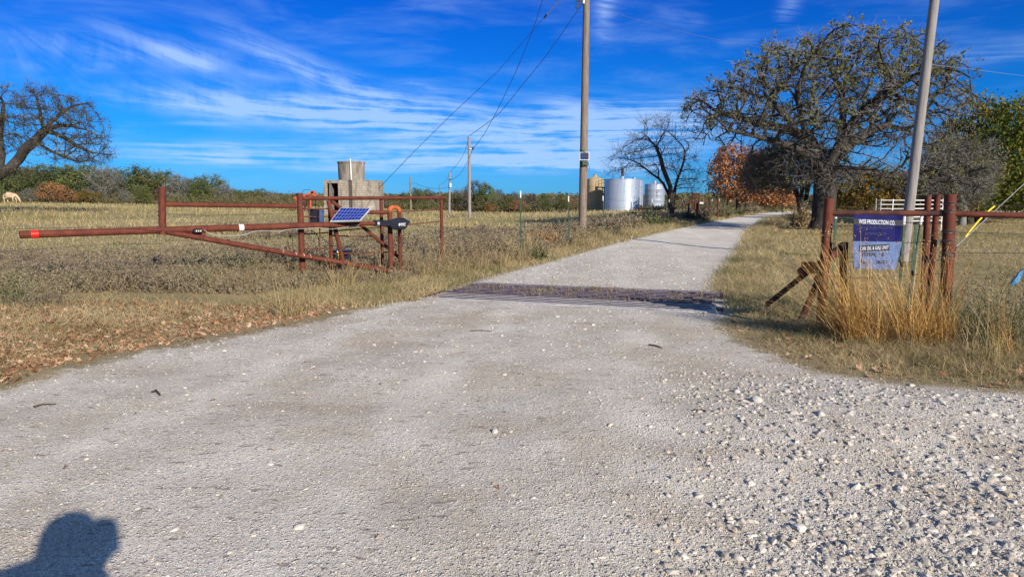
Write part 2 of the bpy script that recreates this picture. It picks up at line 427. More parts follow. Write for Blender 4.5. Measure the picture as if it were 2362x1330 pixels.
def ground_mat():
    m, t, out = newmat('gravel_and_soil')
    p = pos(t); a = t.node('ShaderNodeAttribute', attribute_name='sd').outputs['Fac']
    big = t.noise(p, 0.9, 5, 0.6); mid = t.noise(p, 4.5, 5, 0.65); fin = t.noise(p, 38, 4, 0.7)
    edge = t.math('ADD', a, t.math('ADD', t.math('MULTIPLY', t.math('SUBTRACT', mid, 0.5), 0.9), t.math('MULTIPLY', t.math('SUBTRACT', fin, 0.5), 0.35)))
    isroad = t.sstep(edge, -0.12, 0.16)
    sy0 = t.node('ShaderNodeSeparateXYZ'); t.l.new(p, sy0.inputs[0])
    # crushed limestone: stones of several sizes, dust between, brown stains
    v1 = t.voro(p, 34); v1c = t.voro(p, 34, out='Color'); v2 = t.voro(p, 85); v2c = t.voro(p, 85, out='Color'); v3 = t.voro(p, 15)
    s1 = t.node('ShaderNodeSeparateColor'); t.l.new(v1c, s1.inputs[0]); s2 = t.node('ShaderNodeSeparateColor'); t.l.new(v2c, s2.inputs[0])
    dust = t.mix(t.sstep(big, 0.36, 0.64), (0.53, 0.455, 0.355), (0.67, 0.61, 0.525))
    pebb = t.mix(s2.outputs[0], (0.30, 0.265, 0.23), (0.68, 0.63, 0.55))
    stone_mask = t.math('MULTIPLY', t.sstep(v2, 0.46, 0.30), t.sstep(t.noise(p, 2.3, 4), 0.38, 0.66, 0.4, 1.0))
    c = t.mix(stone_mask, dust, pebb)
    m2 = t.math('MULTIPLY', t.sstep(v1, 0.34, 0.2), t.math('GREATER_THAN', s1.outputs[1], 0.72))
    c = t.mix(m2, c, t.mix(s1.outputs[0], (0.42, 0.39, 0.35), (0.74, 0.71, 0.65)))
    c = t.mix(t.math('MULTIPLY', t.sstep(fin, 0.45, 0.8), 0.5), c, (0.26, 0.23, 0.205))
    # tyre lanes run left to right in front, packed smoother and lighter
    lane = t.noise(t.mapping(p, (0.25, 1.1, 1), (0, 0, 0.14)), 1.0, 6, 0.6)
    c = t.mix(t.math('MULTIPLY', t.sstep(lane, 0.52, 0.68), 0.45), c, (0.41, 0.315, 0.225))
    tr_ = t.math('ADD', t.math('MULTIPLY', sy0.outputs[0], 1.0), t.math('ADD', t.math('MULTIPLY', sy0.outputs[1], -0.14), t.math('MULTIPLY', t.noise(p, 0.25, 2), 1.2)))
    trk = t.math('ABSOLUTE', t.math('SUBTRACT', t.math('FRACT', t.math('MULTIPLY', tr_, 0.55)), 0.5))
    c = t.mix(t.math('MULTIPLY', t.sstep(trk, 0.20, 0.04), t.sstep(t.noise(p, 1.1, 4), 0.35, 0.6, 0, 0.65)), c, (0.74, 0.68, 0.59))
    stain = t.math('MULTIPLY', t.sstep(t.noise(t.mapping(p, (1.0, 2.4, 1)), 6.5, 4, 0.6), 0.60, 0.665), 0.60)
    c = t.mix(stain, c, (0.15, 0.11, 0.085))
    # paler fresh gravel on the drive beyond the cattle guard
    sy = t.node('ShaderNodeSeparateXYZ'); t.l.new(p, sy.inputs[0])
    c = t.mix(t.sstep(sy.outputs[1], 11, 16, 0, 0.42), c, (0.60, 0.57, 0.51))
    # soil and thatch of the verge and pasture
    n1 = t.noise(p, 0.10, 5, 0.6); n2 = t.noise(p, 1.4, 6, 0.7); n3 = t.noise(p, 22, 5, 0.75)
    n1b = t.noise(t.mapping(p, (0.35, 1.0, 1)), 0.14, 5, 0.6)
    soil = t.mix(t.sstep(n2, 0.35, 0.65), (0.37, 0.285, 0.15), (0.27, 0.21, 0.11))
    soil = t.mix(t.sstep(n1b, 0.50, 0.62), soil, (0.20, 0.205, 0.075))
    soil = t.mix(t.math('MULTIPLY', t.sstep(n1, 0.55, 0.70), 0.6), soil, (0.145, 0.105, 0.07))
    soil = t.mix(t.math('MULTIPLY', t.sstep(n3, 0.5, 0.75), 0.55), soil, (0.095, 0.075, 0.045))
    soil = t.mix(t.math('MULTIPLY', t.sstep(n3, 0.48, 0.25), 0.5), soil, (0.42, 0.34, 0.19))
    soil = t.mix(t.math('MULTIPLY', t.sstep(sy.outputs[1], 24, 80), 0.42), soil, (0.40, 0.335, 0.185))
    near = t.sstep(a, -0.9, -0.1)
    soil = t.mix(t.math('MULTIPLY', near, 0.35), soil, (0.30, 0.235, 0.165))
    c = t.mix(isroad, soil, c)
    h = t.math('ADD', t.math('MULTIPLY', t.sstep(v2, 0.5, 0.1), 0.6), t.math('MULTIPLY', t.math('MULTIPLY', t.sstep(v1, 0.42, 0.05), s1.outputs[1]), 1.6))
    h = t.math('ADD', h, t.math('MULTIPLY', fin, 0.35)); h = t.math('ADD', h, t.math('MULTIPLY', mid, 0.9))
    v4 = t.voro(p, 190)
    h = t.math('ADD', h, t.math('MULTIPLY', t.sstep(v3, 0.5, 0.1), 0.2)); h = t.math('ADD', h, t.math('MULTIPLY', t.sstep(v4, 0.5, 0.1), 0.35))
    fade = t.sstep(sy.outputs[1], 40, 12, 0.25, 0.85)
    nrm = t.bump(h, fade, 0.016)
    principled(t, out, c, 0.93, 0, nrm, 0.15)
    return m
GROUND = ground_mat()
RUST = worn('rusted_pipe', (0.100, 0.024, 0.014), (0.160, 0.042, 0.021), 7, 0.78, 0.1, 0.35, 70, thr=(0.35, 0.7), c3=(0.09, 0.028, 0.022), thr3=(0.58, 0.70))
RUSTO = worn('orange_rust_elbow', (0.46, 0.115, 0.035), (0.30, 0.075, 0.03), 9, 0.75, 0.1, 0.3, 60)
RUSTD = worn('dark_rusted_steel', (0.060, 0.022, 0.017), (0.14, 0.045, 0.025), 6, 0.8, 0.1, 0.4, 50)
RODR = worn('rusty_sucker_rod', (0.17, 0.055, 0.03), (0.09, 0.035, 0.025), 9, 0.8, 0.1, 0.3, 60)
WELD = worn('pale_weld_scale', (0.45, 0.27, 0.20), (0.25, 0.10, 0.06), 30, 0.8)
WOODP = worn('weathered_pole_wood', (0.235, 0.185, 0.145), (0.145, 0.112, 0.088), 5, 0.85, 0, 0.6, 14, stretch=(6, 6, 0.35), c3=(0.12, 0.09, 0.07), thr3=(0.60, 0.72), bd=0.01)
WOODG = worn('grey_pole_wood', (0.275, 0.255, 0.24), (0.195, 0.18, 0.17), 5, 0.85, 0, 0.5, 14, stretch=(6, 6, 0.35), bd=0.01)
WIRE = worn('galvanised_wire', (0.16, 0.155, 0.15), (0.09, 0.08, 0.075), 10, 0.5, 0.6, 0.1)
WIREP = worn('overhead_cable', (0.05, 0.05, 0.055), (0.03, 0.03, 0.035), 5, 0.5, 0.0, 0.1)
WIREL = worn('bright_drop_cable', (0.34, 0.34, 0.36), (0.26, 0.27, 0.30), 5, 0.4, 0.2, 0.1)
WHITE = worn('white_paint', (0.80, 0.80, 0.78), (0.66, 0.65, 0.62), 9, 0.5, 0, 0.1)
TGREEN = worn('green_post_paint', (0.018, 0.065, 0.040), (0.03, 0.05, 0.03), 9, 0.55, 0, 0.1)
BLACKP = worn('black_plastic', (0.008, 0.010, 0.018), (0.014, 0.017, 0.03), 9, 0.38, 0, 0.05, spec=0.5)
ALU = worn('aluminium_frame', (0.62, 0.63, 0.62), (0.52, 0.53, 0.52), 9, 0.4, 0.35, 0.05)
REDT = worn('red_reflective_tape', (0.90, 0.020, 0.010), (0.75, 0.016, 0.010), 30, 0.35, 0, 0.05)
YEL = worn('yellow_guy_cover', (0.80, 0.58, 0.02), (0.70, 0.48, 0.02), 12, 0.5, 0, 0.05)
ORANGE = worn('orange_machine_paint', (0.52, 0.085, 0.03), (0.30, 0.075, 0.045), 3, 0.7, 0, 0.2, c3=(0.18, 0.10, 0.07))
SILVER = worn('silver_tank_paint', (0.47, 0.54, 0.64), (0.36, 0.42, 0.52), 0.6, 0.38, 0.45, 0.25, 5, stretch=(1.4, 1.4, 0.12), bd=0.05, c3=(0.24, 0.22, 0.21), thr3=(0.64, 0.72))
TANT = worn('tan_tank', (0.42, 0.335, 0.20), (0.33, 0.25, 0.13), 0.7, 0.8, 0, 0.2, 6, stretch=(1, 1, 0.25))
DKGREEN = worn('olive_box_paint', (0.065, 0.09, 0.045), (0.045, 0.065, 0.035), 5, 0.6)
CONC = None
BARK = worn('dark_oak_bark', (0.062, 0.052, 0.044), (0.034, 0.029, 0.025), 3, 0.95, 0, 0.9, 16, stretch=(3, 3, 0.7), bd=0.04, c3=(0.095, 0.09, 0.078), thr3=(0.56, 0.7))
BARKG = worn('grey_bark', (0.21, 0.20, 0.185), (0.13, 0.122, 0.11), 3, 0.95, 0, 0.6, 16, bd=0.03)
BARKB = worn('brown_bare_bark', (0.075, 0.055, 0.045), (0.045, 0.034, 0.028), 3, 0.95, 0, 0.6, 16, bd=0.02)
CREAM = worn('pale_horse_coat', (0.56, 0.42, 0.28), (0.48, 0.34, 0.215), 2, 0.8)

def concrete():
    m, t, out = newmat('block_concrete'); v = objc(t)
    br = t.node('ShaderNodeTexBrick'); br.offset = 0.5
    cyl = t.node('ShaderNodeCombineXYZ'); s = t.node('ShaderNodeSeparateXYZ'); t.l.new(v, s.inputs[0])
    ang = t.math('ARCTAN2', s.outputs[0], s.outputs[1])
    t.l.new(t.math('ADD', t.math('MULTIPLY', s.outputs[0], 1.0), t.math('MULTIPLY', s.outputs[1], 0.7)), cyl.inputs[0]); t.l.new(s.outputs[2], cyl.inputs[1])
    t.l.new(cyl.outputs[0], br.inputs['Vector'])
    br.inputs['Scale'].default_value = 1.0; br.inputs['Brick Width'].default_value = 0.41; br.inputs['Row Height'].default_value = 0.205; br.inputs['Mortar Size'].default_value = 0.012
    br.inputs['Color1'].default_value = (0.27, 0.235, 0.185, 1); br.inputs['Color2'].default_value = (0.215, 0.19, 0.155, 1); br.inputs['Mortar'].default_value = (0.12, 0.105, 0.09, 1)
    st = t.noise(t.mapping(v, (2.6, 2.6, 0.5)), 1.2, 6, 0.65)
    c = t.mix(t.sstep(st, 0.48, 0.66), br.outputs[0], (0.12, 0.105, 0.09))
    c = t.mix(t.sstep(t.noise(v, 1.1, 5), 0.55, 0.7, 0, 0.6), c, (0.36, 0.34, 0.32))
    principled(t, out, c, 0.9, 0, t.bump(t.noise(v, 20, 4), 0.4, 0.01)); return m
CONC = concrete()
def plainconc():
    m, t, out = newmat('tank_concrete'); v = objc(t)
    st = t.noise(t.mapping(v, (2.2, 2.2, 0.5)), 1.4, 6, 0.65)
    c = t.mix(t.sstep(st, 0.42, 0.66), (0.225, 0.20, 0.165), (0.115, 0.10, 0.085))
    c = t.mix(t.sstep(t.noise(v, 1.5, 5, 0.6), 0.60, 0.68), c, (0.40, 0.385, 0.36))
    principled(t, out, c, 0.9, 0, t.bump(t.noise(v, 14, 4), 0.4, 0.01)); return m
CONCP = plainconc()
def solarmat(name, base, nx, ny, line, lw=0.035):
    """cells drawn in the panel's own x (across) and y (up) object coordinates, 0..1"""
    m, t, out = newmat(name); v = t.node('ShaderNodeUVMap').outputs[0]; s = t.node('ShaderNodeSeparateXYZ'); t.l.new(v, s.inputs[0])
    def grid(x, n, w): 
        f = t.math('FRACT', t.math('MULTIPLY', x, n)); return t.math('MAXIMUM', t.math('LESS_THAN', f, w), t.math('GREATER_THAN', f, 1-w))
    gmask = t.math('MAXIMUM', grid(s.outputs[0], nx, lw*nx/9), grid(s.outputs[1], ny, lw))
    nz = t.voro(v, 60, out='Color'); sc = t.node('ShaderNodeSeparateColor'); t.l.new(nz, sc.inputs[0])
    b2 = tuple(c*1.7 for c in base)
    c = t.mix(gmask, t.mix(sc.outputs[0], base, b2), line)
    b = principled(t, out, c, 0.22, 0, None, 0.5); return m
PV = solarmat('blue_solar_cells', (0.004, 0.012, 0.11), 9, 4, (0.22, 0.27, 0.48))
PV2 = solarmat('dark_solar_cells', (0.016, 0.022, 0.05), 8, 6, (0.05, 0.06, 0.10))
def signmat(name, c1, c2, scale):
    m, t, out = newmat(name); v = objc(t)
    c = t.mix(t.sstep(t.noise(t.mapping(v, (1.5, 1.5, 1)), scale, 5), 0.4, 0.65), c1, c2)
    scr = t.sstep(t.noise(t.mapping(v, (3, 3, 14), (0, 0.4, 0)), 9, 4, 0.7), 0.70, 0.76, 0, 0.35)
    c = t.mix(scr, c, (0.25, 0.28, 0.40))
    principled(t, out, c, 0.6, 0, None, 0.12); return m
SBLUE = signmat('faded_blue_sign_paint', (0.0025, 0.003, 0.055), (0.005, 0.006, 0.085), 4)
SGREY = signmat('pale_blue_sign_paint', (0.075, 0.125, 0.27), (0.11, 0.165, 0.32), 3)
SBLACK = worn('black_sign_paint', (0.006, 0.006, 0.012), (0.01, 0.01, 0.018), 9, 0.5, 0, 0.02)
STXT = worn('pale_sign_lettering', (0.62, 0.66, 0.80), (0.48, 0.52, 0.68), 40, 0.5, 0, 0.02)
SFAINT = worn('faint_sign_lettering', (0.014, 0.018, 0.13), (0.010, 0.012, 0.10), 40, 0.5, 0, 0.02)
ROCK = None
def rockmat():
    m, t, out = newmat('limestone_rock'); a = t.node('ShaderNodeAttribute', attribute_name='rnd').outputs['Fac']
    v = pos(t)
    c = t.ramp(a, [(0.0, (0.22, 0.20, 0.18)), (0.25, (0.33, 0.295, 0.25)), (0.6, (0.43, 0.395, 0.34)), (0.88, (0.54, 0.50, 0.44)), (1.0, (0.42, 0.33, 0.20))])
    c = t.mix(t.sstep(t.noise(v, 30, 5), 0.4, 0.75, 0, 0.5), c, (0.34, 0.30, 0.26))
    principled(t, out, c, 0.9, 0, t.bump(t.noise(v, 60, 5, 0.65), 0.5, 0.008), 0.2); return m
ROCK = rockmat()

# ------------------------------------------------------------------ ground, road
def lines(segs):
    out = [segs[0][0]]
    for a, b, s in segs:
        n = max(1, int(round((b-a)/s))); out += list(np.linspace(a, b, n+1)[1:])
    return arr(out)
gx = lines([(-1500, -200, 130), (-200, -60, 10), (-60, -20, 2), (-20, -8, 0.4), (-8, 8, 0.07), (8, 20, 0.3), (20, 60, 1.0), (60, 200, 8), (200, 1500, 130)])
gy = lines([(-300, -20, 40), (-20, 0, 2), (0, 2, 0.2), (2, 16, 0.07), (16, 30, 0.2), (30, 60, 0.6), (60, 150, 3), (150, 400, 20), (400, 2500, 200)])
GX, GY = np.meshgrid(gx, gy)
SD = np.clip(rsd(GX.ravel(), GY.ravel()), -3, 3)
GZ = T(GX.ravel(), GY.ravel(), SD)
nx, ny = len(gx), len(gy)
ii = (np.arange(ny-1)[:, None]*nx + np.arange(nx-1)[None]).ravel()
Q = np.stack([ii, ii+1, ii+1+nx, ii+nx], 1)
cx = GX.ravel()[Q].mean(1); cy = GY.ravel()[Q].mean(1)
hole = incg(cx, cy, -0.03)
onroad = SD[Q].max(1) > -0.5
def sheet(name, faces, dz, attr=True):
    used = np.unique(faces); remap = -np.ones(nx*ny, int); remap[used] = np.arange(len(used))
    mb = MB(); mb.add(np.stack([GX.ravel()[used], GY.ravel()[used], GZ[used]+dz], 1), remap[faces])
    o = mb.build(name, GROUND, smooth=True)
    at = o.data.attributes.new('sd', 'FLOAT', 'POINT'); at.data.foreach_set('value', SD[used].astype(np.float32))
    return tag(o, kind='structure')
sheet('pasture_ground', Q[~hole & ~(SD[Q].min(1) > -0.5)], 0.0)
sheet('gravel_road', Q[~hole & onroad], 0.006)

# ------------------------------------------------------------------ cattle guard
def build_cattle_guard():
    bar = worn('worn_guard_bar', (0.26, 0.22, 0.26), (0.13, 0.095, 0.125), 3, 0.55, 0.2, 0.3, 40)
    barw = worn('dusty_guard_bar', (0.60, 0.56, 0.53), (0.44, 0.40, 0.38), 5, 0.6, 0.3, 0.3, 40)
    dark = worn('shaded_bar_side', (0.030, 0.020, 0.030), (0.018, 0.012, 0.018), 3, 0.8, 0.1, 0.3, 40)  # near-black base colour paints in shade on the bar sides and gaps
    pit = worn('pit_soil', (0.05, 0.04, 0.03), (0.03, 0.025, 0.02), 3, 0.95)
    base = cg(CGL/2, CGD/2, 0)
    t = thing('cattle_guard', 'wide cattle guard of rusty purple-grey steel bars sunk across the gravel drive', 'cattle guard', base)
    m = MB(); d = 0.5; e = 0.06
    for a, b in (((-e, -e), (CGL+e, -e)), ((CGL+e, -e), (CGL+e, CGD+e)), ((CGL+e, CGD+e), (-e, CGD+e)), ((-e, CGD+e), (-e, -e))):
        p = cg(*a, 0.0); q = cg(*b, 0.0)
        m.add([p, q, q-[0, 0, d], p-[0, 0, d]], np.array([[0, 1, 2, 3]]))
    m.add([cg(-e, -e, -d), cg(CGL+e, -e, -d), cg(CGL+e, CGD+e, -d), cg(-e, CGD+e, -d)], np.array([[0, 1, 2, 3]]))
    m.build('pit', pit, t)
    n = 12
    for i in range(n):
        v = 0.06 + (CGD-0.12)*i/(n-1)
        z = 0.012 if i < 13 else 0.004
        yaw_ = math.atan2(cgx[1], cgx[0]) + random.uniform(-.0015, .0015); R_ = Matrix.Rotation(yaw_, 3, 'Z')
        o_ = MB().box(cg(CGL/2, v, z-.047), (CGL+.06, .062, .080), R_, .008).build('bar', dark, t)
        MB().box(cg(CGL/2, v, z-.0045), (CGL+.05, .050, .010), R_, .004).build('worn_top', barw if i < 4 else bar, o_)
    for u in (0.35, CGL*0.33, CGL*0.66, CGL-0.35):
        a = cg(u, -0.02, -0.17); b = cg(u, CGD+0.02, -0.17)
        yaw = math.atan2(cgy[1], cgy[0])
        MB().box((a+b)/2, (CGD, 0.09, 0.16), Matrix.Rotation(yaw, 3, 'Z')).build('cross_beam', RUSTD, t)
    yaw = math.atan2(cgx[1], cgx[0])
    for v in (-0.07, CGD+0.07):
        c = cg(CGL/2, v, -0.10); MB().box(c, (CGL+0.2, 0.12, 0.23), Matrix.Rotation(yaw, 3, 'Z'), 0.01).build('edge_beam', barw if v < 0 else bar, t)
    for u in (-0.07, CGL+0.07):
        c = cg(u, CGD/2, -0.10); MB().box(c, (0.12, CGD+0.02, 0.22), Matrix.Rotation(yaw, 3, 'Z'), 0.01).build('end_plate', RUST, t)
build_cattle_guard()

# ------------------------------------------------------------------ pipe fence on the left
def gpt(p, dz=0.0): return arr([p[0], p[1], T1(p[0], p[1]) + dz])
def post(mb, px, ptop, Y, r, sink=0.25, n=16):
    top = P(px, ptop, Y); base = gpt(top, -sink)
    mb.tube([base, top], r, n); return base, top
fence_base = gpt(P(691, 470, 13))
pf = thing('pipe_fence', 'rusty red pipe fence with capped round posts behind the swing gate on the left', 'pipe fence', fence_base)
def pipe(name, pts, r, mat, parent, n=16, label=None):
    o = MB().tube(pts, r, n).build(name, mat, parent, smooth=True); autosmooth(o)
    if label: o['label'] = label
    return o
for px, pt, Y, r in ((691, 445, 13, .056), (760, 462, 13.62, .036), (879, 460, 14.6, .037), (1018, 460, 16, .038)):
    m = MB(); post(m, px, pt, Y, r); autosmooth(m.build('post', RUST, pf, smooth=True))
pipe('top_rail', [P(697, 457.5, 13.05), P(1027, 456, 16.06)], .036, RUST, pf)
pipe('brace', [P(764, 462, 13.62), P(926, 598, 14.4)], .036, RUST, pf)
for a, b in (((697, 480, 13.1), (757, 481, 13.6)), ((697, 499, 13.1), (757, 499, 13.6)), ((697, 539, 13.1), (757, 536, 13.6)), ((697, 573, 13.1), (757, 572, 13.6)),
             ((882, 488, 14.6), (1020, 483, 16)), ((764, 533, 13.6), (1019, 510, 16)), ((764, 543.5, 13.62), (868, 544, 14.3)), ((764, 585, 13.62), (915, 580, 14.4)), ((740, 624, 13.4), (793, 621, 13.8))):
    pipe('rod', [P(*a), (P(*a)+P(*b))/2 - arr([0, 0, .012]), P(*b)], .013, RODR, pf, 8)
for px in (713.5, 737.5):
    pipe('bracket_bar', [P(px, 480, 13.25), P(px, 625 if px > 720 else 514, 13.25)], .011, RODR, pf, 8)
# wire wound round the two big posts
def winding(px, py, Y, r, turns=5, h=0.05):
    c = P(px, py, Y); a = np.linspace(0, 2*PI*turns, turns*14)
    return np.stack([c[0]+(r+.006)*np.cos(a), c[1]+(r+.006)*np.sin(a), c[2]+h*np.sin(a*0.37)+h*0.7*(a/a[-1]-.5)], 1)
for px, py, Y, r in ((374, 466, 11.35, .058), (374, 494, 11.35, .058), (691, 470, 13, .056)):
    MB().tube(winding(px, py, Y, r), .0035, 5).build('wire_wrap', WIRE, pf)

# hinge post loop carrying the opener
hb = gpt(P(899, 600, 14.0))
gl = thing('gate_post', 'tall rusty double hinge post joined by a bright orange rusted elbow at its top', 'gate post', hb)
sA = P(899, 490, 14.0); sB = P(921, 490, 14.15)
pipe('post', [gpt(sA, -.1), sA], .050, RUST, gl)
pipe('post', [gpt(sB, -.3), sB], .042, RUST, gl)
el_pts = []
topz = P(905, 481, 14.07)[2]
a_, b_ = sA.copy(), sB.copy()
el_pts = [a_, arr([a_[0], a_[1], topz-.03]), arr([a_[0]*.9+b_[0]*.1, a_[1]*.9+b_[1]*.1, topz+.012]), arr([a_[0]*.72+b_[0]*.28, a_[1]*.72+b_[1]*.28, topz+.025]), arr([a_[0]*.25+b_[0]*.75, a_[1]*.25+b_[1]*.75, topz+.022]), arr([a_[0]*.08+b_[0]*.92, a_[1]*.08+b_[1]*.92, topz+.002]), arr([b_[0], b_[1], topz-.04]), b_]
o = MB().tube(el_pts, [.051, .051, .048, .046, .044, .044, .0435, .0435], 18).build('elbow', RUSTO, gl, smooth=True)

# swing gate
tip = P(45, 541, 10.0); hinge = P(897, 514, 13.97)
sg = thing('swing_gate', 'long rusty triangular pipe swing gate standing open with red and white tape bands', 'swing gate', gpt(hinge))
dirg = (hinge-tip)/np.linalg.norm(hinge-tip)
def along(px):     # point on the gate arm seen at px
    lo, hi = 0.0, 1.0
    for _ in range(40):
        mm = (lo+hi)/2; q = tip + (hinge-tip)*mm
        r = arr([q[0], q[1]*math.cos(PITCH) - (q[2]-CAMH)*math.sin(PITCH)])
        s = W0/2 + F0*r[0]/r[1]
        if s < px: lo = mm
        else: hi = mm
    return tip + (hinge-tip)*lo
m = MB(); m.hollow(tip, along(820), .057, .008, 24)
autosmooth(m.build('arm_pipe', RUST, sg, smooth=True))
YM = along(374)[1]
pipe('mast', [along(374)-arr([0, 0, .075]), P(374, 432, YM+.02)], .058, RUST, sg, 20)
pipe('top_rail', [P(376, 471, YM+.02), P(684, 475.5, 12.90)], .041, RUST, sg)
pipe('arm_pipe', [along(760)+arr([0, .03, .004]), hinge], .042, RUST, sg)
low_a = along(384) - arr([0, 0, .03]); low_b = P(899, 624, 13.98)
pipe('lower_pipe', [low_a, (low_a+low_b)/2 - arr([0, 0, .01]), low_b], .047, RUST, sg, 20)
pipe('upright_strut', [P(757, 462, 13.5), P(793, 609, 13.6)], .042, RUST, sg)
pipe('upper_pipe', [P(762, 489, 13.6), P(894, 489.5, 13.95)], .040, RUST, sg)
def onlow(px):
    lo, hi = 0.0, 1.0
    for _ in range(30):
        mm = (lo+hi)/2; q = low_a+(low_b-low_a)*mm
        s = W0/2 + F0*q[0]/(q[1]*math.cos(PITCH) - (q[2]-CAMH)*math.sin(PITCH))
        if s < px: lo = mm
        else: hi = mm
    return low_a+(low_b-low_a)*lo
A1, A2, A3 = along(392), along(474), onlow(474)
m = MB(); m.prism([A1+arr([0, -.006, -.02]), A2+arr([0, -.006, .0]), A3+arr([0, -.006, .0])], arr([0, .016, 0])); m.build('gusset_plate', RUST, sg)
for px0, px1, mt, nm in ((71, 88, REDT, 'reflector_band'), (550, 561, WHITE, 'reflector_band')):
    m = MB(); m.tube([along(px0), along(px1)], .0605, 24, caps=False); m.build(nm, mt, sg, smooth=True)['label'] = ('bright red reflective tape band' if px0 < 100 else 'white tape band')
for px in (476, 604, 680, 744):
    MB().tube([along(px)-dirg*.006, along(px)+dirg*.006], .0600, 20).build('weld_ring', RUSTD, sg, smooth=True)
m = MB(); m.box(along(804), (.16, .012, .05), Matrix.Rotation(math.atan2(dirg[1], dirg[0]), 3, 'Z')); m.build('bracket', WELD, sg)
for px in (652, 682, 700, 715):
    c = onlow(px); MB().tube([c-dirg*.012, c+dirg*.012], .0485, 14).build('weld_scar', WELD, sg, smooth=True)
# knotted rag/plate where the post meets the gate arm
c0 = along(452)

# gate opener: silver push rod and black motor housing with its name
ob = P(905, 515, 13.86)
op = thing('gate_opener', 'black automatic gate opener with bulging motor housing and silver push rod on the hinge post', 'gate opener', ob)
def opener():
    Y = 13.80; k = Y/F0
    zc = 515.5
    rd = [P(806, 518.2, 13.62), P(864, 516, Y)]
    pipe('push_rod', rd, .017, ALU, op, 14); pipe('clevis', [P(797, 518.5, 13.6), P(812, 518, 13.64)], .026, ALU, op, 10)
    # outline of housing, px,py
    tp = [(862, 508.6), (893, 508.0), (902, 506.8), (911, 503.0), (917, 502.0), (930, 502.2), (937, 505.5), (943, 509.5), (946, 512), (944.5, 514.8)]
    bt = [(941, 517), (937, 525), (933, 528.4), (925, 529.6), (914, 529.8), (907, 527.8), (901, 521.8), (862, 520.8)]
    core = [P(x, y, Y) for x, y in tp+bt]
    c = np.mean(core, 0); m = MB(); prof = [(-.075, .80), (-.060, .93), (-.030, 1.0), (.030, 1.0), (.060, .93), (.075, .80)]
    n = len(core); V = []
    mid = arr([p for p in core])
    axis_z = P(900, 514.5, Y)[2]
    for off, s in prof:
        for p in mid:
            q = p.copy(); q[2] = axis_z + (p[2]-axis_z)*s; q[0] = c[0]+(p[0]-c[0])*(0.985+0.015*s); q[1] += off; V.append(q)
    j = np.arange(n); F = []
    for i in range(len(prof)-1): F.append(np.stack([j+i*n, (j+1) % n+i*n, (j+1) % n+(i+1)*n, j+(i+1)*n], -1))
    F = [np.vstack(F), j[::-1][None], (j+(len(prof)-1)*n)[None]]
    m.add(V, F); o = m.build('motor_housing', BLACKP, op, smooth=True); autosmooth(o, 30)
    pipe('collar', [P(861, 514.8, Y), P(868, 514.7, Y)], .062, BLACKP, op, 18)
    MB().box(P(873.5, 515, Y-.077), (.045, .006, .055)).build('label_plate', ALU, op)
    return Y
OPY = opener()
def text(body, mat, parent, name, center, h, width=None, rotz=0.0, depth=0.002, bold=0.0, tilt=0.0):
    cu = bpy.data.curves.new('t', 'FONT'); cu.body = body; cu.size = 1.0; cu.align_x = 'CENTER'; cu.align_y = 'CENTER'; cu.extrude = 0.0; cu.offset = bold; cu.resolution_u = 3
    to = bpy.data.objects.new('t', cu); COL.objects.link(to)
    dg = bpy.context.evaluated_depsgraph_get(); me = bpy.data.meshes.new_from_object(to.evaluated_get(dg))
    n = len(me.vertices); co = np.zeros(n*3, np.float32); me.vertices.foreach_get('co', co); co = co.reshape(-1, 3).astype(float)
    bpy.data.objects.remove(to); bpy.data.curves.remove(cu)
    co[:, 0] -= (co[:, 0].max()+co[:, 0].min())/2; co[:, 1] -= (co[:, 1].max()+co[:, 1].min())/2
    hh = np.ptp(co[:, 1]); ww = np.ptp(co[:, 0]); sy_ = h/hh; sx_ = (width/ww) if width else sy_
    x = co[:, 0]*sx_; z = co[:, 1]*sy_
    z = z + math.tan(tilt)*x
    V = np.stack([center[0]+x*math.cos(rotz), center[1]+x*math.sin(rotz), center[2]+z], 1)
    mb = MB(); F = [np.array([list(p.vertices)]) for p in me.polygons]
    byk = {}
    for f in F: byk.setdefault(f.shape[1], []).append(f[0])
    mb.add(V, [np.array(v) for v in byk.values()]); bpy.data.meshes.remove(me)
    return mb.build(name, mat, parent)
yf = OPY-.0785
text('GHOST', WHITE, op, 'brand_lettering', P(929.8, 516.4, yf), .040, .105, bold=.03)
text('CONTROLS', WHITE, op, 'brand_lettering', P(930.5, 520.3, yf), .014, .10, bold=.02)
c = P(921.5, 518, yf)
MB().prism([c+arr([-.022, 0, 0]), c+arr([0, 0, .032]), c+arr([.022, 0, 0]), c+arr([0, 0, -.032])], arr([0, .003, 0])).build('diamond_emblem', WHITE, op)

# slanting solar panel
def panel_quad(name_frame, BL, BR, TR, TL, th, fw, pv, parent, frame_mat):
    BL, BR, TR, TL = map(arr, (BL, BR, TR, TL)); nrm = np.cross(BR-BL, TL-BL); nrm /= np.linalg.norm(nrm)
    if nrm[1] > 0: nrm = -nrm
    m = MB(); m.prism([BL, BR, TR, TL], -nrm*th); m.build(name_frame, frame_mat, parent)
    def lerp(u, v): return (BL*(1-u)+BR*u)*(1-v)+(TL*(1-u)+TR*u)*v
    fu, fv = fw
    q = [lerp(fu, fv), lerp(1-fu, fv), lerp(1-fu, 1-fv), lerp(fu, 1-fv)]
    m = MB(); m.add([p+nrm*.014 for p in q], np.array([[0, 1, 2, 3]])); o = m.build('solar_cells', pv, parent)
    uv = o.data.uv_layers.new(name='UVMap'); 
    for li, c_ in zip(range(4), ((0, 0), (1, 0), (1, 1), (0, 1))): uv.data[li].uv = c_
    return nrm
spb = P(800, 512, 13.2)
sp = thing('solar_panel', 'small blue solar panel in a pale frame leaning back above the rusty swing gate', 'solar panel', spb)
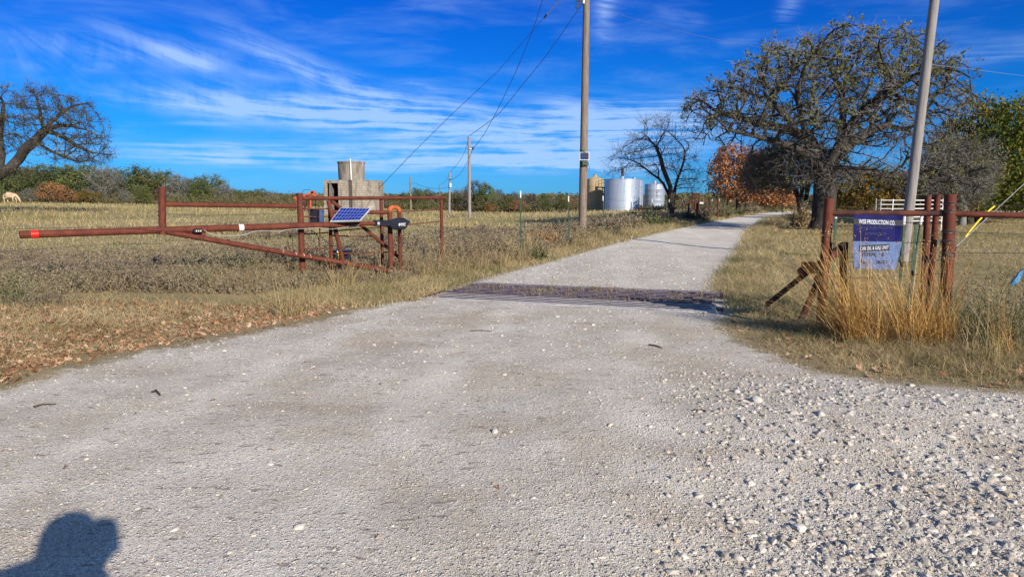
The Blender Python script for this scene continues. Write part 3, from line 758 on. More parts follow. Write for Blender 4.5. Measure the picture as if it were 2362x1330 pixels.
panel_quad('frame', P(761, 511, 13.05), P(831, 509, 13.15), P(856.5, 480.5, 13.42), P(786, 479, 13.32), .03, (.03, .05), PV, sp, ALU)
pipe('mount_arm', [P(800, 512, 13.35), P(812, 500, 13.35)], .018, RODR, sp, 8)

# black control box hung behind the fence
cb = thing('control_box', 'black gate control box with a blue edge hung between rusty bars beside the fence post', 'control box', P(725, 500, 13.3))
k13 = 13.32/F0
MB().box(P(724.5, 498, 13.42), (22*k13, .14, 31*k13), bevel=.012).build('case', BLACKP, cb)
BLUEP = worn('blue_box_panel', (0.035, 0.10, 0.24), (0.05, 0.14, 0.30), 6, 0.35)
MB().box(P(742, 498, 13.44), (7*k13, .10, 28*k13), bevel=.008).build('side_panel', BLUEP, cb)
# battery box low down with a yellow and white label
bb = thing('battery_box', 'black battery box with a yellow and white label low among the weeds under the gate', 'battery box', gpt(P(790, 600, 14.0)))
bz = P(790, 600, 14.0)
MB().box(P(789, 601, 14.0), (.33, .26, .40), bevel=.015).build('case', BLACKP, bb)
MB().box(P(790, 579, 14.0), (.36, .29, .045), bevel=.012).build('lid', BLACKP, bb)
LABW = WHITE
MB().box(P(777, 593, 13.86), (.085, .006, .26)).build('label', YEL, bb)
MB().prism([P(776, 578, 13.85), P(780, 578, 13.85), P(774, 606, 13.85), P(772, 606, 13.85)], arr([0, .004, 0])).build('label', WHITE, bb)
MB().prism([P(772, 603, 13.85), P(782, 605, 13.85), P(782, 608, 13.85), P(772, 608, 13.85)], arr([0, .004, 0])).build('label', WHITE, bb)
# LED work light
ledp = along(463)+arr([-.01, -.10, -.03])
ld = thing('work_light', 'small black lamp with three pale lenses fixed to the gate gusset', 'lamp', ledp)
yaw = math.atan2(dirg[1], dirg[0]); RZ = Matrix.Rotation(yaw, 3, 'Z')
MB().box(ledp, (.155, .06, .075), RZ, .02).build('housing', BLACKP, ld)
LENS = worn('pale_lens', (0.72, 0.74, 0.60), (0.55, 0.58, 0.42), 40, 0.2, 0, 0.02)
for k in (-0.005, .03, .065):
    q = ledp + dirg*k + arr([0, -.036, 0]); MB().tube([q+arr([0, .006, 0]), q+arr([0, -.006, 0])], .0155, 12).build('lens', LENS, ld)
# cables
def cable(name, pts, r, mat, label, cat='cable', group=None):
    pts = arr(pts); t = np.arange(len(pts)); tt = np.linspace(0, len(pts)-1, len(pts)*6)
    # catmull-rom
    out = []
    for s in tt:
        i = min(int(s), len(pts)-2); f = s-i
        p0, p1, p2, p3 = pts[max(i-1, 0)], pts[i], pts[i+1], pts[min(i+2, len(pts)-1)]
        out.append(0.5*((2*p1)+(-p0+p2)*f+(2*p0-5*p1+4*p2-p3)*f*f+(-p0+3*p1-3*p2+p3)*f**3))
    o = MB().tube(out, r, 6).build(name, mat, smooth=True, loc=out[0])
    return tag(o, label, cat, group)
def offl(px, dy): q = along(px).copy(); q[1] -= .07; q[2] -= dy; return q
cable('white_cable', [offl(475, .02), offl(490, .09), offl(515, .125), offl(560, .13), offl(592, .07), offl(620, .07), offl(645, .09), offl(668, .06), offl(700, .055), offl(740, .05), offl(765, .08), offl(790, .06), offl(830, .02)], .0042, ALU, 'thin white cable sagging in loops below the upper gate pipe')
cable('black_cable', [P(736, 538, 13.4), P(757, 562, 13.5), P(790, 569, 13.7), P(812, 562, 13.9), P(832, 545, 14.0)], .008, WIREP, 'black cable looping from the control box to the brace right of the strut')
cable('black_cable', [P(718, 530, 13.35), P(733, 545, 13.35), P(735, 565, 13.4), P(722, 575, 13.4), P(717, 590, 13.4)], .008, WIREP, 'black cable hanging in an S below the control box')
cable('grey_cable', [P(931, 529, 13.9), P(931, 545, 13.95), P(924, 560, 14.0), P(908, 570, 14.0)], .007, WIRE, 'thin grey cable hooking from the opener round the hinge post')
cable('cord', [P(375, 487, 11.24), P(377, 500, 11.22), P(371, 512, 11.22), P(371, 524, 11.2), P(376, 540, 11.2)], .008, worn('tan_cord', (0.62, 0.44, 0.30), (0.5, 0.36, 0.25), 20, .8), 'pale frayed cord knotted down the upright mast of the swing gate', 'cord')

# ------------------------------------------------------------------ right-hand pipe fence, cattle-guard wing, sign
rf = thing('pipe_fence', 'rusty pipe fence with thick wire-wrapped post and long rail running off the right edge', 'pipe fence', gpt(P(2190, 560, 7.9)))
m = MB(); bt = gpt(P(1900, 600, 8.35), -.3); m.tube([bt, P(1903, 590, 8.33), P(1913, 457, 8.3)], .055, 18); autosmooth(m.build('post', RUST, rf, smooth=True))
m = MB(); bt = gpt(P(2180, 700, 7.9), -.3); m.tube([bt, P(2184, 640, 7.9), P(2192, 448, 7.9)], .064, 20); autosmooth(m.build('post', RUST, rf, smooth=True))
m = MB(); bt = gpt(P(2129, 690, 8.7), -.3); m.tube([bt, P(2133, 620, 8.7), P(2141, 452, 8.7)], .038, 14); autosmooth(m.build('post', RUST, rf, smooth=True))
m = MB(); bt = gpt(P(2143, 690, 8.4), -.3); m.tube([bt, P(2149, 620, 8.4), P(2163, 449, 8.4)], .036, 14); autosmooth(m.build('post', RUST, rf, smooth=True))
pipe('rail', [P(1914, 491, 8.3), P(2186, 492.5, 7.92)], .034, RUSTD, rf)
pipe('rail', [P(2196, 493, 7.9), P(2375, 497, 7.6), P(2600, 502, 7.3), P(3150, 512, 6.6)], .034, RUST, rf)
m = MB(); bt = gpt(P(3150, 640, 6.6), -.3); m.tube([bt, P(3150, 470, 6.6)], .055, 18); autosmooth(m.build('post', RUST, rf, smooth=True))
for px, py in ((2191, 470), (2189, 487), (2187, 534), (2185, 556), (2184, 583), (2183, 592)):
    MB().tube(winding(px, py, 7.9, .064, 3, .02), .003, 5).build('wire_wrap', WIRE, rf)
for px, py in ((1911, 480), (1906, 540)):
    MB().tube(winding(px, py, 8.32, .055, 3, .03), .003, 5).build('wire_wrap', WIRE, rf)

wg = thing('cattle_guard_wing', 'dark rusted leaning steel brace beside the sign at the right end of the cattle guard', 'steel brace', gpt(P(1850, 650, 9.2)))
def beam(name, a, b, w, d, mat=RUSTD):
    a = arr(a); b = arr(b); t = (b-a); L = np.linalg.norm(t); t /= L
    yv = arr([0, 1.0, 0]); x = np.cross(yv, t); x /= np.linalg.norm(x); y2 = np.cross(t, x)
    R = Matrix(((x[0], y2[0], t[0]), (x[1], y2[1], t[1]), (x[2], y2[2], t[2])))
    MB().box((a+b)/2, (w, d, L), R, .006).build(name, mat, wg)
beam('channel', gpt(P(1942, 730, 9.0), -.2), P(1948, 558, 9.0), .085, .05)
beam('diagonal_arm', P(1946, 567, 8.95), P(1882, 618, 8.95), .10, .06)
beam('diagonal_arm', P(1872, 620, 9.0), P(1768, 703, 9.4), .062, .05)
beam('socket_box', P(1850, 618, 8.98), P(1884, 617, 8.95), .15, .12)
pipe('socket', [P(1846, 628, 8.9), P(1868, 612, 8.95)], .055, RUST, wg)
pipe('pipe_elbow', [P(1910, 560, 8.6), P(1907, 600, 8.65), P(1902, 622, 8.7), P(1893, 636, 8.8), P(1884, 646, 8.9)], .050, RUST, wg)
beam('lower_brace', P(1886, 650, 8.95), gpt(P(1846, 712, 9.1), -.05), .075, .05)
pipe('rod', [P(1893, 636, 9.0), P(1948, 637, 9.0)], .013, RODR, wg, 8)

sgn = thing('oil_lease_sign', 'two-panel dark blue and pale blue company sign with white lettering hung on the rusty fence', 'sign', P(2025, 560, 8.05))
SY = 8.02
def curl(x0, y0, x1, y1, name, mat, amt=.03):
    nxs = 14; V = []; 
    for back in (0, 1):
        for j in range(2):
            for i in range(nxs):
                u = i/(nxs-1); p = P(x0[j]+(x1[j]-x0[j])*u, y0[j]+(y1[j]-y0[j])*u, SY)
                p[1] += amt*math.sin(u*3.0)*0.5 + (.05*max(0, u-.85)/.15 if j == 1 else 0) + back*.004
                V.append(p)
    def id_(b, j, i): return b*2*nxs+j*nxs+i
    F = []
    for i in range(nxs-1):
        F.append([id_(0,0,i), id_(0,1,i), id_(0,1,i+1), id_(0,0,i+1)]); F.append([id_(1,0,i), id_(1,0,i+1), id_(1,1,i+1), id_(1,1,i)])
        F.append([id_(0,0,i), id_(0,0,i+1), id_(1,0,i+1), id_(1,0,i)]); F.append([id_(0,1,i), id_(1,1,i), id_(1,1,i+1), id_(0,1,i+1)])
    for i in (0, nxs-1): F.append([id_(0,0,i), id_(1,0,i), id_(1,1,i), id_(0,1,i)])
    MB().add(V, np.array(F)).build(name, mat, sgn, smooth=False)
curl((1969, 1968), (494, 556), (2083, 2081), (497, 558), 'upper_panel', SBLUE, .0)
curl((1968, 1968), (556.3, 620), (2081, 2072), (557.5, 622), 'lower_panel', SGREY, .0)
for nm, mt, q in (('black_band', SBLACK, [(1969, 504), (2083, 508), (2083, 521), (1969, 517.5)]), ('black_band', SBLACK, [(1982.5, 566), (2052, 562.5), (2052, 577.5), (1982.5, 580.5)]),):
    m = MB(); m.prism([P(x, y, SY-.004) for x, y in q], arr([0, .003, 0])); m.build(nm, mt, sgn)
text('WISE PRODUCTION CO.', STXT, sgn, 'lettering', P(2023, 512.2, SY-.006), .050, .425, bold=.015, tilt=-.045)
text('CAR OIL & GAS UNIT', STXT, sgn, 'lettering', P(2017, 571.6, SY-.006), .042, .335, bold=.008, tilt=.055)
text('HOPKINE   LSE', SBLACK, sgn, 'lettering', P(2014.5, 586.5, SY-.003), .044, .26, bold=.012)
text('No.      24610', SBLACK, sgn, 'lettering', P(2016, 604.3, SY-.003), .044, .30, bold=.012)
text('24 HOUR PHONE', SFAINT, sgn, 'faint_lettering', P(2020, 525, SY-.003), .035, .40, bold=.01)
text('OPERATOR', SFAINT, sgn, 'faint_lettering', P(2020, 539, SY-.003), .030, .25, bold=.01)

# ------------------------------------------------------------------ barbed-wire fences with green T-posts
def tpost(px_or_xy, Y, ztop, parent, lean=0.0, capL=.14, r=.018):
    x = px_or_xy; b = arr([x, Y, T1(x, Y)-.2]); tpt = arr([x+lean, Y, ztop])
    cap0 = tpt + (b-tpt)/np.linalg.norm(b-tpt)*capL
    m = MB(); R = Matrix.Rotation(.3, 3, 'Z')
    m.tube([b, cap0], r*.8, 5); m.box((b+cap0)/2+arr([0, -.012, 0]), (.035, .006, np.linalg.norm(cap0-b)), None)
    o = m.build('steel_post', TGREEN, parent)
    MB().tube([cap0, tpt], r*.95, 6).build('white_tip', WHITE, o)
    return tpt
def barb(pts, r=.0022, barbs=True, step=.125):
    m = MB(); pts = arr(pts); m.tube(pts, r, 4)
    if barbs:
        for a, b in zip(pts[:-1], pts[1:]):
            L = np.linalg.norm(b-a); n = int(L/step)
            for i in range(n):
                c = a+(b-a)*(i+.5)/n; d = RNG.normal(size=3)*.012
                m.tube([c-d, c+d], r*.8, 3)
    return m
def sagline(a, b, sag, n=9):
    a = arr(a); b = arr(b); return [a+(b-a)*t - arr([0, 0, sag*4*t*(1-t)]) for t in np.linspace(0, 1, n)]
wf = thing('wire_fence', 'wire fence with white-tipped green steel posts along the left side of the drive', 'wire fence', gpt((.24, 19.4)))
tops = []
for k in range(11):
    x, y = .24+1.69*k, 19.4+3.75*k
    zt = (1.91, 1.80, 1.84, 1.78, 1.74, 1.75, 1.75, 1.78, 1.80, 1.82, 1.85)[k]
    lean = (0, -.03, -.05, 0, 0, .02, 0, 0, 0, 0, 0)[k]
    if k in (2,): x -= .02
    tops.append(tpost(x, y, zt, wf, lean, .19 if k < 3 else .17, .021))
e0 = P(1018, 470, 16)
for dz in (-.13, -.42, -.72, -1.0):
    pl_ = []
    chain = [arr([e0[0], e0[1], 1.62])] + tops
    for a, b in zip(chain[:-1], chain[1:]): pl_ += sagline(a+arr([0, 0, dz]), b+arr([0, 0, dz]), .02, 5)
    barb(pl_, .0035, False).build('wire_strand', WIRE, wf)
# left-hand wires that run off the left edge
lw = thing('wire_fence', 'slack barbed wire strands running to the left edge behind the gate arm', 'wire fence', gpt(P(376, 600, 11)))
for q in (((376, 522, 11), (200, 524, 10.6), (100, 526, 10.4), (-120, 534, 10.1)), ((376, 562, 11), (250, 563, 10.7), (110, 572, 10.4), (-120, 590, 10.1)), ((376, 604, 11), (230, 605, 10.7), (100, 613, 10.4), (-120, 625, 10.1))):
    barb([P(*a) for a in q], .0035).build('wire_strand', WIRE, lw)
for q in (((380, 493, 11), (470, 497, 11.5), (560, 495, 12.2), (690, 491, 13)), ((380, 555, 11), (520, 553, 12), (690, 538, 13))):
    barb([P(*a) for a in q], .0035).build('wire_strand', WIRE, lw)
MB().tube([P(176, 512, 10.6), P(182, 528, 10.6)], .006, 5).build('stay', RODR, lw)
# right-hand barbed wire
rw = thing('wire_fence', 'barbed wire stretched between the thick right-hand post and the sign', 'wire fence', gpt(P(2087, 600, 8.9)))
for q in (((2191, 472, 7.85), (2280, 473.5, 7.7), (2420, 475, 7.5)), ((2188, 535, 7.85), (2270, 537, 7.7), (2420, 542, 7.5)), ((2185, 582, 7.85), (2290, 583, 7.7), (2420, 584, 7.5)),
          ((1908, 522, 8.4), (2000, 521, 8.4), (2087, 513, 8.5), (2186, 516, 7.9)), ((1905, 562, 8.4), (1960, 563, 8.3), (2090, 560, 8.5), (2186, 556, 7.9)),
          ((1903, 600, 8.4), (2000, 607, 8.3), (2120, 603, 8.3), (2183, 598, 7.9)), ((1900, 640, 8.4), (2000, 641, 8.3), (2100, 634, 8.3), (2182, 630, 7.9))):
    barb([P(*a) for a in q], .003).build('wire_strand', WIRE, rw)
p1 = P(2087, 493, 8.9); tpost(p1[0], 8.9, p1[2], rw, 0)
p2 = P(2127, 493, 9.0); tpost(p2[0]-.14, 9.0, p2[2], rw, .14)
p3 = P(1928, 497, 9.6); tpost(p3[0], 9.6, p3[2]-.02, rw, 0, .02)

# ------------------------------------------------------------------ utility poles and wires
def wpole(px0, py_top, px_top, Y, r0, r1, mat, label, extra=0.0, name='utility_pole', group=None, Ybase=None):
    b = onground(px0, Y); top = P(px_top, py_top, Y)
    if extra: top = top + (top-b)/np.linalg.norm(top-b)*extra
    t = thing(name, label, 'utility pole', b, group)
    n = 18; pts = [b-arr([0, 0, .3])] + [b+(top-b)*u for u in np.linspace(.02, 1, n)]
    rr_ = [r0*1.03] + [r0+(r1-r0)*u for u in np.linspace(0, 1, n)]
    autosmooth(MB().tube(pts, rr_, 20).build('pole', mat, t, smooth=True), 50)
    return t, b, top
DL = 26.5
upL, bL, tL = wpole(1344, 0, 1353, DL, .160, .118, WOODP, 'tall weathered brown pole by the drive carrying a small solar panel and green box', 1.4)
k = DL/F0
def PL(px, py, dy=0.0): return P(px, py, DL+dy)
for px0, py0, px1, py1 in ((1355.5, 0, 1345, 1), ):
    pass
pipe('conduit', [PL(1358.8, -60, -.04), PL(1357, 150, -.04), PL(1354.5, 345, -.06)], .010, WIREP, upL, 6)
pts = []
for i, py in enumerate(range(20, 345, 22)):
    c = PL(1352.8+(20-py)*.012+6.5, py, -.05); MB().box(c, (.035, .03, .02)).build('conduit_clip', WIREP, upL)
spk = thing('small_solar_panel', 'small dark solar panel with white edge strapped high on the weathered brown pole', 'solar panel', PL(1348, 360, -.22))
panel_quad('frame', PL(1337.5, 369.5, -.25), PL(1359, 369.5, -.25), PL(1359, 351, -.14), PL(1337.5, 351, -.14), .03, (.05, .06), PV2, spk, WHITE)
pipe('mount_arm', [PL(1347, 362, -.2), PL(1347, 358, 0)], .02, ALU, spk, 8)
gbx = thing('junction_box', 'olive green metal box fixed to the weathered pole just below the small solar panel', 'box', PL(1349, 376, -.2))
MB().box(PL(1349.5, 376.5, -.2), (13*k, .14, 10*k), Matrix.Rotation(-.08, 3, 'Y'), .01).build('case', DKGREEN, gbx)
MB().box(PL(1345, 347.5, -.13), (6*k, .08, 5*k), None, .005).build('bracket', DKGREEN, gbx)
cable('cable_loop', [PL(1355, 378, -.2), PL(1359, 384, -.2), PL(1360, 391, -.2), PL(1357.5, 393, -.2), PL(1354.5, 389, -.2), PL(1356, 384, -.2), PL(1358, 375, -.2)], .008, WIREP, 'black cable loop hanging beside the green box on the pole')
# pole-top gear at the upper frame edge
tr = thing('pole_cutout', 'dark fuse cutout hanging off the left side of the pole top at the upper edge', 'fuse switch', PL(1336, 5, -.1))
MB().box(PL(1336, 10, -.1), (5*k, .08, 22*k), Matrix.Rotation(.62, 3, 'Y'), .01).build('body', BLACKP, tr)
MB().box(PL(1333, 0, -.1), (10*k, .08, 6*k), None, .01).build('bracket', WIREP, tr)
MB().tube([PL(1331, -2, -.1), PL(1348, -4, 0)], .02, 8).build('arm', WIRE, tr)
MB().tube([PL(1346, 9, -.12), PL(1347, -8, -.1)], .035, 10).build('insulator', WHITE, tr)

DR = 17.5
upR, bR, tR = wpole(2092, 0, 2155.5, DR, .128, .096, WOODG, 'smooth pale grey pole leaning right in front of the big oak crown', 4.0)
g_far = 'distant poles across the pasture'
upA, bA, tA = wpole(1083, 315, 1082, 62, .15, .12, WOODG, 'grey wooden pole standing left of centre, tallest of the distant poles')
MB().tube([P(1083, 344, 61.8), P(1090, 342, 61.8)], .04, 6).build('insulator', WHITE, upA); MB().tube([P(1090, 339, 61.8), P(1091.5, 346, 61.8)], .10, 6).build('insulator', WIREP, upA)
upB, bB, tB = wpole(1036, 397, 1037.5, 80, .14, .11, WOODG, 'distant pole with a small white transformer behind the right end of the pipe fence')
MB().tube([P(1038.5, 432, 79.7), P(1039, 423, 79.7)], .12, 10).build('transformer', WHITE, upB)
MB().tube([P(1037, 414, 79.7), P(1044, 413, 79.7)], .05, 6).build('crossarm', WIREP, upB)
upC, bC, tC = wpole(947.5, 408, 946, 95, .13, .10, WOODP, 'thin distant pole rising above the rail right of the concrete tank house')
upD, bD, tD = wpole(1015, 425, 1014, 130, .13, .10, WOODP, 'short faint distant pole between two others above the far scrub')
def planline(a_px, a_Y, b_px, b_Y):
    ax = (a_px-W0/2)/F0*a_Y; bx = (b_px-W0/2)/F0*b_Y
    def f(px, py):
        u = (px-W0/2)/F0; t = (u*a_Y-ax)/((bx-ax)-u*(b_Y-a_Y)); t = min(max(t, -.3), 1.3)
        return P(px, py, a_Y+(b_Y-a_Y)*t)
    return f
def powerline(f, pts, r, mat, label, r2=None):
    q = [f(*p) for p in pts]; m = MB(); out = []
    pts_ = arr(q); n = len(pts_)
    for s in np.linspace(0, n-1, (n-1)*7+1):
        i = min(int(s), n-2); fr = s-i
        p0, p1, p2, p3 = pts_[max(i-1, 0)], pts_[i], pts_[i+1], pts_[min(i+2, n-1)]
        out.append(0.5*((2*p1)+(-p0+p2)*fr+(2*p0-5*p1+4*p2-p3)*fr*fr+(-p0+3*p1-3*p2+p3)*fr**3))
    rr_ = np.linspace(r, r2 or r, len(out))
    o = m.tube(out, rr_, 6).build('power_line', mat, smooth=True, loc=out[0])
    return tag(o, label, 'overhead wire')
f1 = planline(1343, DL, 1082, 62)
powerline(f1, [(1346, 8), (1320, 42), (1289, 88), (1246, 146), (1200, 202), (1160, 252), (1139, 272), (1110, 294), (1083, 313)], .009, WIREP, 'dark overhead wire sagging from the tall brown pole to the distant pole top', .022)
powerline(f1, [(1340, -260), (1300, -130), (1250, 5), (1236, 50), (1215, 105), (1190, 165), (1160, 228), (1139, 270), (1115, 312), (1092, 342)], .009, WIREP, 'steeper dark wire curving down from the top edge to the small insulator', .022)
f2 = planline(1345, DL, 873, 60)
gw = thing('guy_wire', 'long straight guy wire with a white rod slanting down to the concrete tank house', 'guy wire', f2(1260, 34))
MB().tube([f2(1256, 40), f2(1150, 163), f2(1040, 266), f2(950, 355), f2(873, 435)], [.008, .010, .014, .018, .022], 6).build('strand', WIREP, gw)
MB().tube([f2(1345, -60), f2(1293, 0), f2(1262, 33)], .020, 8).build('fiberglass_rod', WHITE, gw)
MB().tube([f2(1262, 33), f2(1255, 42)], .035, 8).build('clamp', WIRE, gw)
f3 = planline(1360, DL, 2140, DR)
powerline(f3, [(1360, 8), (1450, 40), (1600, 80), (1710, 102), (1850, 125), (2000, 141), (2080, 146), (2141, 147)], .0055, WIREL, 'pale thin drop cable crossing in front of the oak between the two tall poles')
f4 = planline(2141, DR, 2500, 40)
powerline(f4, [(2143, 149), (2240, 160), (2362, 175), (2460, 184)], .0045, WIREL, 'faint pale cable continuing from the leaning pole to the right edge')
f5 = planline(1082, 62, 1037, 80)
powerline(f5, [(1082, 316), (1075, 342), (1066, 362), (1052, 382), (1038, 398)], .018, WIREP, 'thin wire drooping from the tallest distant pole to the transformer pole')
powerline(f5, [(1090, 345), (1082, 365), (1072, 385), (1060, 402), (1044, 414)], .018, WIREP, 'lower thin wire drooping to the crossarm of the transformer pole')
f6 = planline(1037, 80, 946, 95)
powerline(f6, [(1036, 431), (1014, 435), (990, 433), (970, 428), (958, 423), (948, 422)], .018, WIREP, 'thin wire strung low between two distant poles over the scrub')
f7 = planline(1037, 80, 1014, 130)
powerline(f7, [(1036, 402), (1030, 415), (1022, 423), (1015, 426)], .018, WIREP, 'short wire from the transformer pole to the faintest distant pole')

# yellow covered guy by the right fence
gy_ = thing('guy_wire', 'guy wire with a bright yellow plastic cover anchored behind the right-hand rail', 'guy wire', G(2196, 590))
yv = lambda px, py: P(px, py, 11.0 + (px-2200)*.004)
gb0 = gpt(yv(2188, 600), 0)
MB().tube([yv(2362, 424), yv(2700, 70)], .006, 6).build('strand', WIREL, gy_)
MB().tube([yv(2206, 568), yv(2362, 424)], .006, 6).build('strand', WIREL, gy_)
MB().tube([gb0-arr([0, 0, .1]), yv(2206, 568)], .009, 6).build('anchor_rod', RODR, gy_)
MB().tube([yv(2226, 547), yv(2240, 529), yv(2258, 508), yv(2276, 490), yv(2294, 475)], .014, 8).build('yellow_cover', YEL, gy_)

# ------------------------------------------------------------------ concrete tank house
def tank_house():
    Y = 60; b = onground(810, Y); z0 = b[2]-.1
    t = thing('tank_house', 'old grey concrete block house with rounded right end and a round tank on its roof', 'concrete building', b)
    zt = P(810, 419, Y)[2]
    xl = P(746, 440, Y)[0]; xo = P(755, 440, Y)[0]; xo2 = P(780, 440, Y)[0]; xr = P(873, 440, Y)[0]
    th = .2; yf_ = Y; yb = Y+4.2
    # plan outline (front wall from opening to the right, rounded right end, back, left)
    R = 2.2
    def arc(cx_, cy_, r, a0, a1, n=14): return [(cx_+r*math.cos(a), cy_+r*math.sin(a)) for a in np.linspace(a0, a1, n)]
    outer = [(xo2, yf_)] + [(xr-2.6, yf_+.02)] + arc(xr-2.6, yf_+2.1, 2.6*1.0, -PI/2, PI/2, 20)[1:] + [(xl, yb+.4), (xl, yf_)] + [(xo, yf_)]
    # scale arc in y so it meets the back
    outer = [(x, y) for x, y in outer]
    V = []; F = []
    o = arr(outer); n = len(o)
    c = o.mean(0); inner = []
    for i in range(n):
        p = o[i]; a = o[max(i-1, 0)]; q = o[min(i+1, n-1)]; tn = q-a; tn /= np.linalg.norm(tn)+1e-9; inner.append(p + arr([-tn[1], tn[0]])*th)
    inner = arr(inner)
    for z in (z0, zt):
        for p in o: V.append([p[0], p[1], z])
        for p in inner: V.append([p[0], p[1], z])
    j = np.arange(n-1)
    F = [np.stack([j, j+1, j+1+2*n, j+2*n], -1), np.stack([j+n, j+3*n, j+1+3*n, j+1+n], -1), np.stack([j+2*n, j+1+2*n, j+1+3*n, j+3*n], -1), np.array([[0, 2*n, 3*n, n], [n-1, 2*n-1, 4*n-1, 3*n-1]])]
    m = MB(); m.add(V, F); m.build('wall', CONC, t)
    # lintel over the opening
    zl = P(770, 422.5, Y)[2]
    MB().box(((xo+xo2)/2, yf_+.13, (zl+zt)/2), (xo2-xo+.02, .26, zt-zl-.01)).build('lintel', CONCP, t)
    # inner wing wall seen through the opening
    MB().box((xo+.22, yf_+1.0, (z0+zl)/2), (.12, 1.9, zl-z0)).build('partition', CONCP, t)
    # roof slab
    rp = [(p[0]*1.0, p[1]) for p in outer[:-1]]
    MB().prism([arr([x, y, zt+.001]) for x, y in rp], arr([0, 0, .14])).build('roof_slab', CONCP, t)
    cxx = P(801, 400, Y)[0]; r = 1.17; zz = zt+.14; ztt = P(801, 371, Y)[2]
    autosmooth(MB().lathe([(r*.97, zz), (r*.985, zz+.5), (r*1.0, ztt-.14), (r*1.045, ztt-.13), (r*1.05, ztt), (r*.9, ztt+.02)], (cxx, Y+1.6, 0), 48).build('round_tank', CONCP, t, smooth=True), 30)
    MB().tube([P(810.5, 419, Y-.05+.35), P(808, 366.5, Y+.35)], .055, 10).build('standpipe', WHITE, t)
tank_house()

# ------------------------------------------------------------------ pump jack
def pumpjack():
    Y = 68; b = onground(708, Y); k = Y/F0
    t = thing('pump_jack', 'orange oil pump jack with raised horse head beyond the pipe fence', 'pump jack', b)
    q = lambda px, py, dy=0.0: P(px, py, Y+dy)
    def bar(name, a, c, w, mat=ORANGE):
        MB().tube([a, c], w, 6).build(name, mat, t)
    m = MB(); m.prism([q(694, 451), q(722, 441), q(722, 446), q(694, 457)], arr([0, .3, 0])); m.build('walking_beam', ORANGE, t)
    m = MB(); m.prism([q(716, 441), q(721, 439), q(725.5, 443), q(728, 450), q(728, 453), q(724, 452), q(719, 448)], arr([0, .45, 0])); m.build('horse_head', ORANGE, t)
    m = MB(); m.prism([q(676, 455), q(694, 452), q(694, 458), q(677, 458)], arr([0, .6, 0])); m.build('counterweight', ORANGE, t)
    for a, c in (((708, 450, 0), (700, 484, -.5)), ((708, 450, 0), (713, 484, -.5)), ((708, 450, .3), (702, 484, .8)), ((708, 450, .3), (717, 484, .8))): bar('samson_post', q(*a), gpt(q(*c)), .07, RUSTD)
    bar('samson_post', q(716, 452), gpt(q(716, 484)), .12)
    bar('pitman_arm', q(682, 456), gpt(q(686, 482), .4), .06)
    MB().tube([q(697, 447), q(699, 441), q(703, 437.5), q(714, 437.5), q(718, 440)], .025, 6).build('cable_hoop', WIREP, t)
    MB().tube([q(728, 453), gpt(q(728, 480))], .03, 6).build('polished_rod', WIRE, t)
    c = gpt(q(700, 484)); MB().box(c+arr([0, 0, .12]), (3.2, 1.2, .25)).build('base_skid', RUSTD, t)
pumpjack()

# ------------------------------------------------------------------ tanks
def tank(name, label, pxl, pxr, pyt, Y, mat, cone=.25, zb=None, deck=True):
    cx_ = ((pxl+pxr)/2); r = (pxr-pxl)/2*Y/F0; b = onground(cx_, Y); zt = P(cx_, pyt, Y)[2]
    t = thing(name, label, 'storage tank', (b[0], b[1], b[2]))
    z0 = b[2]-.1; H = zt-z0
    prof = [(r, z0)]
    nr = 5
    for i in range(1, nr+1):
        z = z0+H*i/nr
        prof += [(r, z-.035), (r*1.006, z-.02), (r*1.006, z)] if i < nr else [(r, z-.06), (r*1.015, z-.05), (r*1.015, z)]
    autosmooth(MB().lathe(prof, (b[0], Y, 0), 64).build('shell', mat, t, smooth=True), 30)
    m = MB(); m.lathe([(r*1.0, zt+.001), (r*.5, zt+cone*.6), (.18, zt+cone), (.18, zt+cone+.12), (.22, zt+cone+.13), (.22, zt+cone+.2)], (b[0], Y, 0), 48); autosmooth(m.build('roof', mat, t, smooth=True), 30)
    return t, b, zt, r
tA_, b1, z1, r1 = tank('storage_tank', 'tan rusty-stained cylindrical tank with a low cone roof beside the brown pole', 1353, 1391, 413, 84, TANT, .35)
tB_, b2, z2, r2 = tank('storage_tank', 'large shiny white tank, leftmost and nearest of the white ones', 1395, 1474, 413.5, 79, SILVER, .12)
tC_, b3, z3, r3 = tank('storage_tank', 'white tank partly hidden directly behind the large front white one', 1440, 1482.5, 416, 85, SILVER, .12)
tD_, b4, z4, r4 = tank('storage_tank', 'shorter white tank standing apart behind the bare tree trunk', 1487, 1532, 425, 88, SILVER, .2)
MB().tube([P(1436, 414, 79), P(1436, 389, 79)], .16, 10).build('flare_stack', RUSTD, tB_)
MB().tube([P(1415, 414, 79), P(1415, 407, 79)], .03, 6).build('vent', RUSTD, tB_)
st = thing('tank_stairway', 'rusty access stair and railing between the tan tank and the large white tank', 'stairway', onground(1392, 80))
qq = lambda px, py, dy=0.0: P(px, py, 80+dy)
MB().prism([qq(1380, 431), qq(1396, 431), qq(1396, 433), qq(1380, 433)], arr([0, 1.2, 0])).build('platform', RUSTD, st)
for a, c in (((1374, 420), (1374, 433)), ((1381, 415), (1381, 431)), ((1388, 413), (1388, 431)), ((1395, 413), (1395, 431)), ((1374, 420), (1396, 413.5)), ((1374, 426), (1395, 421)), ((1388, 415), (1395, 415))):
    MB().tube([qq(*a), qq(*c)], .030, 6).build('railing', RUSTD, st)
for a, c in (((1389, 431), (1389, 483)), ((1394, 432), (1394, 483))): MB().tube([qq(*a), gpt(qq(*c))], .05, 6).build('support_post', WOODG, st)
for i in range(12): 
    z = 434+i*4; MB().box(qq(1392, z, -.1+i*-.05), (.35, .25, .04)).build('tread', RUST, st)

